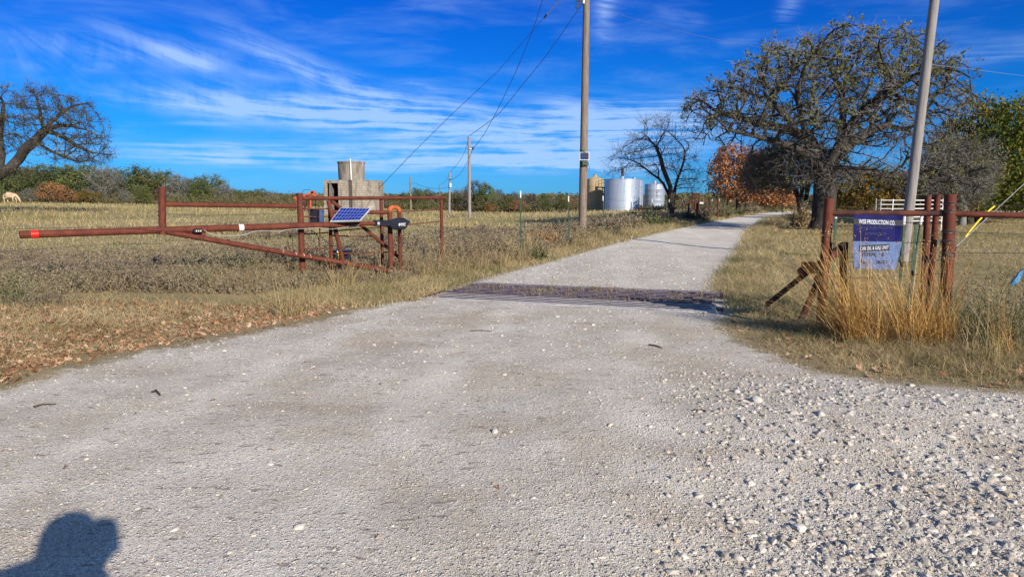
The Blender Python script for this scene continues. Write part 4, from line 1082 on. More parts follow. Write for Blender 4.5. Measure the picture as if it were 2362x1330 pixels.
# pipes and small frames beyond the bare tree
def postset(name, label, cat, items, mat=RUSTD):
    first = items[0]; b = gpt(P(first[0][0], first[0][1], first[0][2])); t = thing(name, label, cat, b)
    for it in items:
        a, c, r = it[0], it[1], it[2]; nm = it[3] if len(it) > 3 else 'post'
        pa = P(*a); pc = P(*c)
        if nm == 'post': pc = gpt(pc, -.2)
        MB().tube([pa, pc], r, 8).build(nm, mat if len(it) < 5 else it[4], t)
    return t
postset('pipe_arch', 'tall narrow rusty pipe arch standing beyond the bare tree', 'pipe frame', [((1598.5, 446, 58), (1598.5, 480, 58), .055), ((1612.5, 446, 58), (1612.5, 480, 58), .055), ((1598, 446.5, 58), (1613, 446.5, 58), .055, 'crossbar')], RUST)
postset('loading_rack', 'low sloping rusty pipe rack with a pale sign between the arch and the bare tree', 'pipe rack', [((1573, 474, 56), (1600, 461, 56), .06, 'sloping_pipe', RUST), ((1600, 461, 56), (1604, 463, 56), .05, 'sloping_pipe', RUST), ((1604, 461, 56), (1604, 484, 56), .05), ((1607, 464, 56), (1607, 484, 56), .05), ((1613, 465, 56), (1628, 465.5, 56), .04, 'rail')], RUST)
b_ = P(1619, 468, 56); sgx = thing('small_sign', 'small blank white sign plate low beyond the fence near the arch', 'sign', b_); MB().box(b_, (.36, .03, .14), None, .01).build('plate', WHITE, sgx); MB().tube([b_+arr([0, .03, 0]), gpt(b_, -.1)], .02, 6).build('post', RUSTD, sgx)
postset('brace_frame', 'dark H-shaped pipe brace in the fence line left of the orange oak', 'fence brace', [((1637, 458, 54), (1637, 490, 54), .075), ((1656.5, 458, 54), (1656.5, 490, 54), .065), ((1637, 465.5, 54), (1656.5, 465.5, 54), .04, 'rail')], RUSTD)
postset('fence_post', 'dark pipe fence post, left one of two beneath the arch', 'fence post', [((1589, 469, 44), (1589, 496, 44), .05)], RUSTD)
postset('fence_post', 'dark pipe fence post with a rusty collar just left of the H brace', 'fence post', [((1608.5, 468, 46), (1608.5, 496, 46), .06)], RUSTD)
postset('fence_post', 'slim dark post between the collared post and the H brace', 'fence post', [((1626.5, 466, 50), (1626.5, 488, 50), .035)], RUSTD)
postset('pipe_rail_fence', 'dark far rail fence half hidden behind the orange oak', 'fence', [((1678, 456, 97), (1678, 478, 97), .07), ((1720, 458, 97), (1720, 480, 97), .06), ((1770, 460, 97), (1770, 480, 97), .06), ((1678, 456.5, 97), (1720, 459, 97), .05, 'rail'), ((1720, 459, 97), (1800, 461, 97), .05, 'rail')], RUSTD)
# pipe pile / slanted lines by the bare tree
for i, (a, c) in enumerate((((1568, 452, 66), (1592, 476, 62)), ((1562, 450, 67), (1588, 474, 63)))):
    o = MB().tube([P(*a), P(*c)], .04, 6).build('leaning_pipe', RUSTD if i else WOODG, loc=P(*a)); tag(o, ('thin rusty pipe', 'thin grey pipe')[1-i] + ' slanting down behind the bare tree toward the arch', 'pipe')

# ------------------------------------------------------------------ white stock panels
def corral():
    Y = 33; kx = Y/F0; t = thing('stock_panel', 'white painted tubular stock panels standing behind the sign and the leaning pole', 'stock panel', onground(2100, Y))
    runs = [((2032, Y), (2088, Y-.4)), ((2107, Y+.3), (2175, Y+1.5)), ((2021, Y+2), (2032, Y))]
    for (xa, ya), (xb, yb) in runs:
        a = onground(xa, ya); b = onground(xb, yb); zt = P(2032, 460, Y)[2]; 
        for i in range(6):
            z = zt-.04-i*.20
            MB().tube([arr([a[0], a[1], z]), arr([b[0], b[1], z])], .024, 8).build('rail', WHITE, t)
        for f in (0, .5 if abs(xb-xa) > 20 else 0, 1):
            c = a+(b-a)*f; MB().tube([arr([c[0], c[1], zt+.02 if f == .5 else zt+.05]), arr([c[0], c[1], c[2]-.05])], .028, 8).build('post', WHITE, t)
corral()

# ------------------------------------------------------------------ blue plastic scrap caught in the weeds
pb = P(2345, 645, 7.2)
sc = tag(MB().prism([P(2331, 656, 7.2), P(2335, 648, 7.15), P(2343, 642, 7.1), P(2352, 628, 7.15), P(2361, 622, 7.2), P(2358, 637, 7.3), P(2350, 650, 7.25), P(2340, 657, 7.2)], arr([.01, .03, .0])).build('plastic_scrap', worn('pale_blue_plastic', (0.10, 0.30, 0.50), (0.05, 0.13, 0.30), 12, 0.25, 0, 0.1), loc=pb), 'crumpled pale blue plastic scrap caught in dark weeds at the right edge', 'litter')

# ================================================================== TREES
def rn(n, k=3): return RNG.normal(size=(n, k))
def unit(a): return a/(np.linalg.norm(a, axis=-1, keepdims=True)+1e-9)
def colonize(att, seedpts, step, kill, infl, cap=6000, grav=0.0, jit=0.25, iters=260, wander=0.0):
    """seedpts: list of chains; each chain = list of points, first chain starts at root, later ones give (parent index, pts)"""
    N = []; Pn = []
    for par, chain in seedpts:
        last = par
        for p in chain:
            N.append(arr(p)); Pn.append(last); last = len(N)-1
    N = list(N); att = arr(att); alive = np.ones(len(att), bool)
    nd = np.full(len(att), 1e9); ni = np.zeros(len(att), int)
    def upd(idx):
        q = arr([N[i] for i in idx])
        for s in range(0, len(q), 400):
            d = np.linalg.norm(att[:, None]-q[None, s:s+400], axis=2); j = d.argmin(1); dm = d[np.arange(len(att)), j]
            b = dm < nd; nd[b] = dm[b]; ni[b] = arr(idx[s:s+400]).astype(int)[j[b]]
    upd(list(range(len(N)))); kids = [0]*len(N)
    last_n = -1
    for it in range(iters):
        act = alive & (nd < infl)
        if not act.any() or len(N) > cap: break
        idx = ni[act]; D = unit(att[act] - arr(N)[idx])
        u, inv = np.unique(idx, return_inverse=True); S = np.zeros((len(u), 3)); np.add.at(S, inv, D)
        S = unit(S) + rn(len(u))*jit + arr([0, 0, grav]); S = unit(S)
        new = []
        for a, b in zip(u, S):
            if kids[a] >= 4: 
                continue
            if Pn[a] >= 0: b = unit(b*0.75 + unit(N[a]-N[Pn[a]])*0.45)
            kids[a] += 1; N.append(N[a]+b*step); Pn.append(int(a)); kids.append(0); new.append(len(N)-1)
        if not new: break
        upd(new)
        alive &= nd > kill
    return arr(N), np.array(Pn)
def graph_radii(N, Pn, rtip, rroot):
    n = len(N); tips = np.zeros(n); hk = np.zeros(n, bool); hk[Pn[Pn >= 0]] = True
    tips[~hk] = 1
    for i in range(n-1, 0, -1):
        if Pn[i] >= 0: tips[Pn[i]] += tips[i]
    p = math.log(max(tips[0], 2))/math.log(rroot/rtip)
    return rtip*tips**(1/p), ~hk
def frusta(mb, A, B, ra, rb, k=5, rnd=0.5):
    """independent tapered segments, vectorised"""
    n = len(A)
    if n == 0: return
    t = unit(B-A); ref = np.tile(arr([0.31, 0.17, 0.93]), (n, 1)); u = unit(np.cross(t, ref)); w = np.cross(t, u)
    a = np.linspace(0, 2*PI, k, endpoint=False); ca = np.cos(a)[None, :, None]; sa = np.sin(a)[None, :, None]
    off = u[:, None]*ca + w[:, None]*sa
    V = np.concatenate([A[:, None]+off*ra[:, None, None], B[:, None]+off*rb[:, None, None]], 1).reshape(-1, 3)
    j = np.arange(k); q = np.stack([j, (j+1) % k, (j+1) % k+k, j+k], -1)
    F = (np.arange(n)[:, None, None]*2*k + q[None]).reshape(-1, 4)
    mb.add(V, F, rnd)
def graph_mesh(mb, N, Pn, R, k_thick=10):
    """shared rings per node so that limbs are continuous"""
    n = len(N); T_ = np.zeros((n, 3)); ch = np.where(Pn >= 0)[0]
    d = unit(N[ch]-N[Pn[ch]]); T_[ch] = d
    main = -np.ones(n, int); 
    order = ch[np.argsort(R[ch])]
    main[Pn[order]] = order
    h = main >= 0; T_[h] += unit(N[main[h]]-N[h]); T_ = unit(T_)
    for lo, hi, k in ((0.05, 9e9, k_thick), (0.0, 0.05, 5)):
        sel = ch[(R[ch] >= lo) & (R[ch] < hi)]
        if len(sel) == 0: continue
        par = Pn[sel]; ismain = main[par] == sel
        ra = np.where(ismain, np.minimum(R[par], R[sel]*1.6), R[sel]*1.15); rb = R[sel]
        tA = np.where(ismain[:, None], T_[par], unit(N[sel]-N[par])); tB = T_[sel]
        ref = arr([0.31, 0.17, 0.93])
        def ring(P_, t, r):
            u = unit(np.cross(t, ref)); w = np.cross(t, u); a = np.linspace(0, 2*PI, k, endpoint=False)
            return P_[:, None]+(u[:, None]*np.cos(a)[None, :, None]+w[:, None]*np.sin(a)[None, :, None])*r[:, None, None]
        V = np.concatenate([ring(N[par], tA, ra), ring(N[sel], tB, rb)], 1).reshape(-1, 3)
        j = np.arange(k); q = np.stack([j, (j+1) % k, (j+1) % k+k, j+k], -1)
        F = (np.arange(len(sel))[:, None, None]*2*k + q[None]).reshape(-1, 4)
        mb.add(V, F)
def twigs(mb, start, dirs, L, r, segs=3, curl=.5, up=0.0, k=3):
    """chains of thin frusta; returns all joint points"""
    P_ = start.copy(); D = unit(dirs); pts = []; n = len(P_)
    Ls = L*(0.5+RNG.random(n))
    for s in range(segs):
        D = unit(D + rn(n)*curl*0.5 + arr([0, 0, up])); Q_ = P_ + D*(Ls/segs)[:, None]
        ra = np.full(n, r*(1-s/segs*.7)); rb = np.full(n, r*(1-(s+1)/segs*.7))
        frusta(mb, P_, Q_, ra, rb, k); P_ = Q_; pts.append(Q_.copy())
    return np.vstack(pts), D
def cards(mb, C, size, rnd=None, flat=0.0, up=0.0, aspect=.6, mid=True):
    """leaf-shaped quads (diamonds folded on the midrib) with random facing"""
    n = len(C)
    if n == 0: return
    a = unit(rn(n)*arr([1, 1, 1-flat]) + arr([0, 0, up])); b = unit(np.cross(a, rn(n)))
    if flat > 0: b = unit(b*arr([1, 1, 1-flat]))
    s = size*(0.6+0.8*RNG.random(n)) if np.isscalar(size) else size
    A = a*s[:, None]; B = b*(s*aspect)[:, None]
    V = np.stack([C-A*.5, C+B*.5+A*.05, C+A*.5, C-B*.5+A*.05], 1).reshape(-1, 3)
    F = np.arange(n)[:, None]*4 + np.arange(4)[None]
    if rnd is None: rnd = RNG.random(n)
    mb.add(V, F, np.repeat(rnd, 4))
def env_points(n, poly, ctr, halfdepth, shell=0.0, power=2.0):
    """attractors inside a silhouette polygon (local x,z) given a real depth like an ellipse"""
    poly = arr(poly); x0, z0 = poly.min(0); x1, z1 = poly.max(0); out = []
    cxp = (x0+x1)/2; hw = (x1-x0)/2; czp = z0+(z1-z0)*.42; hz = z1-czp
    while len(out) < n:
        x = RNG.uniform(x0, x1, 4000); z = RNG.uniform(z0, z1, 4000); ok = inpoly(x, z, poly)
        x = x[ok]; z = z[ok]; e = np.sqrt(np.clip(1-((x-cxp)/hw)**2*.92-((z-czp)/(hz if True else 1))**2*.75*(z > czp), .04, 1))
        y = RNG.uniform(-1, 1, len(x))*e*halfdepth
        rr_ = np.sqrt(((x-cxp)/hw)**2+(y/halfdepth)**2+(np.clip(z-czp, 0, None)/hz)**2)
        keep = RNG.random(len(x)) < (1-shell) + shell*np.clip(rr_, 0, 1)**power
        out += list(np.stack([x, y, z], 1)[keep])
    return arr(out[:n]) + arr(ctr)
def pxpoly(pts, base, Y):
    return [(P(px, py, Y)[0]-base[0], P(px, py, Y)[2]-base[2]) for px, py in pts]

LEAF_OAK = foliage('olive_oak_leaves', [(0.0, (0.045, 0.052, 0.018)), (0.45, (0.105, 0.115, 0.034)), (0.75, (0.19, 0.18, 0.055)), (0.93, (0.27, 0.19, 0.065)), (1.0, (0.30, 0.12, 0.04))], .3, patch=.5)
LEAF_RUST = foliage('orange_brown_leaves', [(0.0, (0.19, 0.070, 0.028)), (0.4, (0.34, 0.145, 0.055)), (0.75, (0.50, 0.235, 0.095)), (1.0, (0.26, 0.20, 0.06))], .3, patch=.4)
LEAF_MIX = foliage('green_turning_orange_leaves', [(0.0, (0.023, 0.037, 0.007)), (0.35, (0.069, 0.098, 0.014)), (0.65, (0.172, 0.178, 0.025)), (0.84, (0.276, 0.138, 0.029)), (1.0, (0.265, 0.063, 0.021))], .3, patch=.35)
LEAF_GREY = foliage('sparse_grey_olive_leaves', [(0.0, (0.061, 0.063, 0.038)), (0.5, (0.121, 0.119, 0.061)), (1.0, (0.203, 0.169, 0.088))], .25, patch=.4)
LEAF_GRN = foliage('dull_green_leaves', [(0.0, (0.045, 0.065, 0.018)), (0.5, (0.105, 0.135, 0.036)), (0.85, (0.18, 0.195, 0.055)), (1.0, (0.24, 0.19, 0.065))], .3, patch=.25)
LEAF_YEL = foliage('mustard_leaves', [(0.0, (0.077, 0.061, 0.013)), (0.6, (0.209, 0.138, 0.022)), (1.0, (0.286, 0.143, 0.033))], .3, patch=.3)

def big_tree(name, label, base, chains, polys, nat, halfdepth, step, rtip, rroot, bark, leafmat, leafsize, leafn, twigL, twign, curl=.9, shell=.45, cap=7000, kill=1.8, infl=6.0, jit=.3, grav=.02, upleaf=.0, twigr=.008, twigbark=None, leafjit=.12, twigup=.05, group=None, cat='tree', leaf_zmin=None, cluster=0):
    t = thing(name, label, cat, base, group)
    att = np.vstack([env_points(int(nat*w), pxp, base, hd, shell) + arr([0, dyy, 0]) for pxp, w, hd, dyy in polys])
    N, Pn = colonize(att, chains, step, kill*step, infl*step, cap, grav, jit)
    R, tip_ = graph_radii(N, Pn, rtip, rroot)
    mb = MB(); graph_mesh(mb, N, Pn, R, 12)
    # root flare
    mb.tube([N[0]-arr([0, 0, .35]), N[0]+arr([0, 0, .15]), N[0]+arr([0, 0, .55])], [rroot*1.55, rroot*1.25, rroot*1.0], 14)
    autosmooth(mb.build('trunk', bark, t, smooth=True), 70)
    # twigs from thin wood
    thin = np.where((R < rtip*3.2) & (Pn >= 0))[0]
    src = RNG.choice(thin, size=int(twign), replace=True)
    D = unit(N[src]-N[Pn[src]]) + rn(len(src))*.75
    tm = MB(); pts, dd = twigs(tm, N[src]+rn(len(src))*step*.2, D, twigL, twigr, 3, curl, twigup)
    tm.build('twigs', twigbark or bark, t)
    if leafn:
        lm = MB(); pp = pts
        if leaf_zmin is not None: 
            w = np.clip((pp[:, 2]-leaf_zmin[0])/(leaf_zmin[1]-leaf_zmin[0]), .12, 1); w /= w.sum()
            c = RNG.choice(len(pp), size=int(leafn), replace=True, p=w)
        else: c = RNG.choice(len(pp), size=int(leafn), replace=True)
        if cluster: c = np.repeat(RNG.choice(c, size=int(leafn/cluster), replace=False), cluster)
        # clusters: every branch end has its own tone
        tone = np.clip((vn(pp[:, 0]*1.3+7, pp[:, 2]*1.3)*.7+vn(pp[:, 0]*3, pp[:, 1]*3+pp[:, 2]*2)*.3), 0, 1)[c]
        cards(lm, pp[c]+rn(len(c))*leafjit, leafsize, np.clip(tone*.7+RNG.random(len(c))*.35, 0, 1), up=upleaf)
        lm.build('crown', leafmat, t)
    return t, N, Pn, R

# ---- the great oak on the right
YO = 35.0; bO = onground(1899, YO)
q = lambda px, py, dy=0.0: P(px, py, YO+dy)
trunk = [bO-arr([0, 0, .1]), q(1899, 500), q(1900, 470), q(1903, 445), q(1904, 420), q(1902, 400)]
ch = [(-1, trunk),
      (4, [q(1925, 400, .5), q(1960, 392, .8), q(2000, 396, 1.2), q(2045, 402, 1.5), q(2090, 410, 1.6), q(2130, 418, 1.8)]),        # long low right limb
      (5, [q(1893, 375, .4), q(1880, 345, .6), q(1866, 318, .4), q(1850, 280, 0), q(1842, 240, -.5), q(1838, 205, -1.0)]),           # main left stem
      (5, [q(1918, 375, -.3), q(1932, 345, -.5), q(1940, 305, -.7), q(1945, 262, -.8), q(1940, 215, -.6), q(1925, 178, -.2)]),       # central stem
      (5, [q(1890, 385, -1.0), q(1868, 360, -1.8), q(1830, 340, -2.4), q(1785, 325, -2.9), q(1735, 312, -3.2), q(1680, 300, -3.3)]), # left low limb
      (14, [q(1820, 300, 1.2), q(1775, 290, 1.8), q(1720, 275, 2.2), q(1665, 262, 2.2)]),
      (18, [q(1975, 320, .6), q(2010, 300, 1.4), q(2050, 290, 2.0), q(2090, 300, 2.4)]),
      (19, [q(1975, 270, -1.2), q(2010, 240, -1.8), q(2045, 215, -2.0), q(2080, 190, -2.2)]),
      (12, [q(1845, 315, -.6), q(1815, 270, -1.6), q(1780, 235, -2.3)]),
      ]
polyO = pxpoly([(1560, 225), (1578, 190), (1640, 150), (1700, 118), (1750, 100), (1790, 75), (1840, 55), (1890, 42), (1950, 50), (2010, 58), (2050, 66), (2090, 58), (2120, 64), (2150, 110), (2190, 145), (2222, 195), (2205, 240), (2180, 285), (2150, 320), (2080, 330), (1990, 350), (1900, 345), (1820, 350), (1760, 330), (1690, 325), (1620, 310), (1585, 285)], bO, YO)
polyO = [(x*.945-.0*x, z-(.9 if z > 6 else .35)*max(0, (z-3)/8)) for x, z in polyO]
polyO2 = pxpoly([(2090, 330), (2160, 290), (2220, 300), (2280, 340), (2310, 400), (2290, 450), (2200, 460), (2110, 450), (2060, 420), (2075, 370)], bO, YO)
polyO3 = pxpoly([(1740, 350), (1840, 345), (1950, 355), (2000, 380), (1960, 430), (1850, 440), (1760, 420)], bO, YO)
big_tree('oak_tree', 'huge spreading oak with tangled dark limbs and sparse olive leaves beside the drive', bO, ch,
         [(polyO, .76, 6.3, 0), (polyO2, .14, 2.2, 1.0), (polyO3, .10, 2.0, -2.5)], 4300, 6, .36, .024, .56, BARK, LEAF_OAK, .125, 18000, .52, 8800, twigbark=BARKG, leaf_zmin=(bO[2]+4.0, bO[2]+8.5), cap=8000, kill=1.45, infl=9, shell=.35, leafjit=.085, twigr=.0105, cluster=14)

# ---- bare fan-shaped tree by the tanks
YB = 42.0; bB_ = onground(1549, YB); q = lambda px, py, dy=0.0: P(px, py, YB+dy)
ch = [(-1, [bB_-arr([0, 0, .1]), q(1548, 480), q(1547, 458)]),
      (2, [q(1538, 440), q(1531, 425, .3), q(1520, 412, .4), q(1505, 402, .5)]),
      (2, [q(1546, 430, -.2), q(1530, 390, -.3), q(1524, 365, -.3), q(1514, 340, -.4)]),
      (2, [q(1556, 438, .1), q(1562, 415), q(1570, 395), q(1578, 370), q(1580, 350)]),
      (0, [q(1556, 475, .25), q(1557, 452, .3), q(1560, 430, .4), q(1563, 408, .5)])]
pB = pxpoly([(1402, 365), (1425, 340), (1455, 318), (1475, 290), (1490, 270), (1515, 275), (1545, 268), (1570, 300), (1590, 330), (1605, 360), (1612, 400), (1615, 440), (1590, 455), (1565, 430), (1540, 420), (1500, 400), (1460, 395), (1425, 405), (1400, 400)], bB_, YB)
big_tree('bare_tree', 'leafless multi-stemmed tree with drooping fine branches in front of the white tanks', bB_, ch, [(pB, 1, 2.3, 0)], 1100, 2.3, .26, .0095, .21, BARKB, LEAF_OAK, .09, 450, .85, 1500, curl=.35, shell=.5, kill=1.5, infl=9, jit=.12, cap=2600, twigr=.0065, twigup=.02)

# ---- rust-coloured oak
YC = 68.0; bC_ = onground(1702, YC); q = lambda px, py, dy=0.0: P(px, py, YC+dy)
ch = [(-1, [bC_-arr([0, 0, .1]), q(1703, 470), q(1702, 450), q(1702, 430), q(1700, 405), q(1698, 385)])]
pC = pxpoly([(1636, 372), (1650, 350), (1672, 340), (1700, 345), (1735, 352), (1765, 372), (1795, 392), (1812, 430), (1808, 458), (1780, 465), (1740, 462), (1700, 462), (1660, 448), (1640, 432), (1650, 415), (1636, 395)], bC_, YC)
big_tree('oak_tree', 'rust-orange leaved oak standing at the left edge of the far bend in the drive', bC_, ch, [(pC, 1, 3.3, 0)], 1100, 2.8, .36, .016, .24, BARK, LEAF_RUST, .24, 9500, .65, 3800, shell=.5, kill=1.5, infl=9, cap=3000, leafjit=.16)
YC2 = 92.0; bC2 = onground(1785, YC2); q = lambda px, py, dy=0.0: P(px, py, YC2+dy)
pC2 = pxpoly([(1748, 425), (1780, 405), (1815, 412), (1832, 440), (1830, 468), (1790, 474), (1755, 468)], bC2, YC2)
big_tree('oak_tree', 'smaller low rust-brown oak tucked right of the larger rust-orange one', bC2, [(-1, [bC2, q(1785, 470), q(1786, 455)])], [(pC2, 1, 3.0, 0)], 500, 2, .40, .014, .16, BARK, LEAF_RUST, .32, 4200, .7, 1500, kill=1.5, infl=10, cap=1200)

# ---- grey multi-trunk tree left of the oak
YG = 38.5; bG = onground(1851, YG); q = lambda px, py, dy=0.0: P(px, py, YG+dy)
ch = [(-1, [bG-arr([0, 0, .1]), q(1850, 495), q(1847, 470), q(1840, 450), q(1832, 432), q(1822, 412)]),
      (1, [q(1858, 470, .3), q(1862, 440, .4), q(1866, 415, .5)]), (2, [q(1850, 440, -.4), q(1848, 412, -.6)])]
pG = pxpoly([(1730, 385), (1760, 355), (1810, 330), (1870, 330), (1920, 350), (1930, 395), (1900, 425), (1850, 430), (1800, 440), (1755, 435), (1735, 410)], bG, YG)
big_tree('oak_tree', 'grey-twigged oak with several leaning trunks just left of the huge oak', bG, ch, [(pG, 1, 2.8, .8)], 1500, 2.8, .30, .012, .27, BARK, LEAF_GREY, .13, 8000, .7, 5200, kill=1.4, infl=9, cap=3200, twigbark=BARKG, leafjit=.12)

# ---- green and orange trees at the right edge
YR = 46.0
def redge(base_px, pts, label, Y, leafmat, nleaf, ch_px, hd, sz=.2, rr0=.28, nat=1500, bark=BARK, tw=3500):
    b = onground(base_px, Y); qf = lambda px, py, dy=0.0: P(px, py, Y+dy)
    chs = [(-1, [b-arr([0, 0, .1])] + [qf(*c) for c in ch_px])]
    big_tree('broadleaf_tree', label, b, chs, [(pxpoly(pts, b, Y), 1, hd, 0)], nat, hd, .36, .015, rr0, bark, leafmat, sz, nleaf, .55, tw, kill=1.5, infl=9, cap=3600, shell=.5, leafjit=.2)
redge(2262, [(2180, 350), (2205, 290), (2235, 255), (2250, 235), (2290, 232), (2330, 250), (2362, 262), (2400, 300), (2420, 400), (2400, 470), (2300, 480), (2210, 470), (2180, 420)], 'tall leafy tree at the right edge turning from green to orange at its top', YR, LEAF_MIX, 26000, [(2262, 480), (2264, 440), (2270, 400), (2280, 350)], 3.6)
redge(2240, [(2140, 420), (2165, 380), (2210, 360), (2250, 390), (2270, 440), (2250, 478), (2180, 475), (2145, 455)], 'low green and yellow tree in front of the tall turning tree by the thick post', 43, LEAF_MIX, 9000, [(2240, 480), (2236, 450), (2228, 425)], 2.2, .17, .22, 700)
redge(2223, [(2120, 440), (2130, 350), (2190, 310), (2250, 330), (2290, 380), (2280, 430), (2220, 470), (2150, 470)], 'grey-twigged bushy tree spreading between the leaning pole and the turning tree', 41, LEAF_GREY, 6500, [(2223, 480), (2216, 450), (2210, 420)], 2.4, .14, .2, 1100, BARKG, 5200)
redge(2000, [(1925, 455), (1935, 420), (1960, 400), (2010, 395), (2060, 405), (2080, 440), (2075, 472), (2000, 478), (1940, 475)], 'dull green tree behind the white stock panels, beneath the long low oak limb', 60, LEAF_YEL, 7000, [(2000, 470), (2000, 445)], 2.5, .22, .2, 600)
redge(2110, [(2050, 450), (2060, 415), (2100, 400), (2150, 412), (2170, 450), (2150, 478), (2060, 478)], 'rusty brown tree behind the stock panels just right of the leaning pole', 62, LEAF_RUST, 6000, [(2110, 470), (2110, 445)], 2.5, .22, .2, 600)
redge(2420, [(2330, 300), (2400, 260), (2500, 300), (2520, 420), (2440, 480), (2340, 478)], 'dark green tree cut by the right edge behind the rail', 52, LEAF_GRN, 9000, [(2420, 470), (2420, 430)], 3.5, .22, .25, 800)

# ---- leaning oak at the left edge
YL = 45.0; bL_ = onground(-60, YL); q = lambda px, py, dy=0.0: P(px, py, YL+dy)
ch = [(-1, [bL_-arr([0, 0, .1]), q(-55, 450), q(-45, 430), q(-25, 410), q(-2, 401), q(24, 388), q(44, 366, .3), q(58, 344), q(80, 326, -.3), q(103, 302)]),
      (9, [q(115, 285), q(140, 262, .3), q(165, 245, .6), q(190, 240, .8)]),
      (9, [q(128, 308), q(150, 318, -.4), q(175, 335, -.8), q(200, 348, -1.0), q(222, 372, -1.2)]),
      (9, [q(97, 282, -.3), q(92, 255, -.5), q(85, 228, -.6)]),
      (8, [q(95, 335, .5), q(120, 350, .7), q(150, 362, 1.0), q(175, 372, 1.0)]),
      (4, [q(5, 360, .8), q(0, 320, 1.2), q(5, 280, 1.2), q(8, 240, 1.0)]),
      (3, [q(-60, 380, -1), q(-95, 340, -1.8), q(-130, 300, -2)]),
      (9, [q(135, 290, -.4), q(165, 290, -.8), q(200, 300, -1.2), q(225, 312, -1.2)])]
pL1 = pxpoly([(55, 230), (65, 200), (95, 193), (130, 205), (165, 225), (200, 243), (228, 270), (240, 305), (250, 345), (240, 372), (215, 382), (180, 375), (140, 370), (110, 345), (115, 310), (95, 290), (65, 275)], bL_, YL)
pL2 = pxpoly([(-150, 240), (-100, 190), (0, 188), (35, 210), (45, 270), (40, 330), (10, 345), (-60, 350), (-140, 340)], bL_, YL)
pL3 = pxpoly([(-60, 395), (20, 380), (75, 385), (100, 400), (60, 410), (0, 412)], bL_, YL)
big_tree('oak_tree', 'gnarled nearly bare oak leaning in from the left edge above the pasture', bL_, ch, [(pL1, .62, 2.6, -.3), (pL2, .3, 2.6, .5), (pL3, .08, 1.5, 0)], 2300, 2.5, .26, .013, .42, BARK, LEAF_OAK, .10, 5200, .5, 5600, curl=1.1, kill=1.4, infl=9, cap=5200, leafjit=.08, twigr=.009)

# ---- distant tree belts: a few kinds built once, then copied tree by tree
def far_proto(kind, w, h, leafmat, nleaf, leafsz, bark, rr0=.18, nat=320, tw=700):
    base = arr([0, 0, 0]); 
    poly = [(-.50*w, .45*h), (-.46*w, .68*h), (-.30*w, .88*h), (-.08*w, 1.0*h), (.16*w, .97*h), (.36*w, .85*h), (.49*w, .62*h), (.47*w, .38*h), (.30*w, .20*h), (0, .16*h), (-.32*w, .22*h)]
    poly = [(x+RNG.normal()*.03*w, z+RNG.normal()*.025*h) for x, z in poly]
    att = env_points(nat, poly, base, w*.42, .4)
    N, Pn = colonize(att, [(-1, [arr([0, 0, -.2]), arr([.05, 0, .12*h]), arr([0, .05, .24*h]), arr([.05, .05, .34*h])])], h*.06, h*.09, h*.6, 1200, .02, .25)
    R, _ = graph_radii(N, Pn, .018, rr0)
    tb = MB(); graph_mesh(tb, N, Pn, R, 7)
    thin = np.where((R < .05) & (Pn >= 0))[0]; src = RNG.choice(thin, tw)
    pts, _ = twigs(tb, N[src], unit(N[src]-N[Pn[src]])+rn(tw)*.7, h*.12, .016, 2, .8)
    parts = [('trunk', tb.mesh('trunk'), bark)]
    if nleaf:
        lm = MB(); c = RNG.choice(len(pts), nleaf); p_ = pts[c]
        tone = np.clip(vn(p_[:, 0]*.9+3, p_[:, 2]*.9+p_[:, 1]*.4), 0, 1)
        cards(lm, p_+rn(nleaf)*h*.028, leafsz, np.clip(tone*.7+RNG.random(nleaf)*.35, 0, 1)); parts.append(('crown', lm.mesh('crown'), leafmat))
    return parts
PK = {
 'olive': far_proto('olive', 5.6, 5.6, LEAF_OAK, 4000, .22, BARK),
 'green': far_proto('green', 5.2, 5.6, LEAF_GRN, 4400, .21, BARK),
 'grey': far_proto('grey', 5.4, 5.6, LEAF_GREY, 1900, .18, BARKG, tw=1900),
 'bare': far_proto('bare', 5.0, 6.0, LEAF_GREY, 0, .18, BARKB, tw=2400),
 'rust': far_proto('rust', 4.2, 4.0, LEAF_RUST, 2100, .18, BARK),
 'yellow': far_proto('yellow', 4.4, 3.6, LEAF_YEL, 3800, .20, BARK),
}
PM = {}
for kk, parts in PK.items():
    for nm, me, mt in parts: me.materials.append(mt)
def far_tree(kind, px, pytop, Y, wscale=1.0, label='', group=None):
    b = onground(px, Y); h = P(px, pytop, Y)[2]-b[2]; s = h/(6.0 if kind == 'bare' else 4.0 if kind == 'rust' else 3.6 if kind == 'yellow' else 5.6)
    t = thing({'bare': 'bare_tree'}.get(kind, 'tree'), label, 'tree', b, group)
    t.rotation_euler.z = RNG.uniform(0, 6.28); t.scale = (s*wscale, s*wscale, s)
    for nm, me, mt in PK[kind]:
        o = bpy.data.objects.new(nm, me); o.parent = t; COL.objects.link(o)
    return t
KW = {'olive': 'olive-leaved', 'green': 'green leafy', 'grey': 'grey twiggy', 'bare': 'leafless brown', 'rust': 'rust-brown leaved', 'yellow': 'mustard-coloured'}
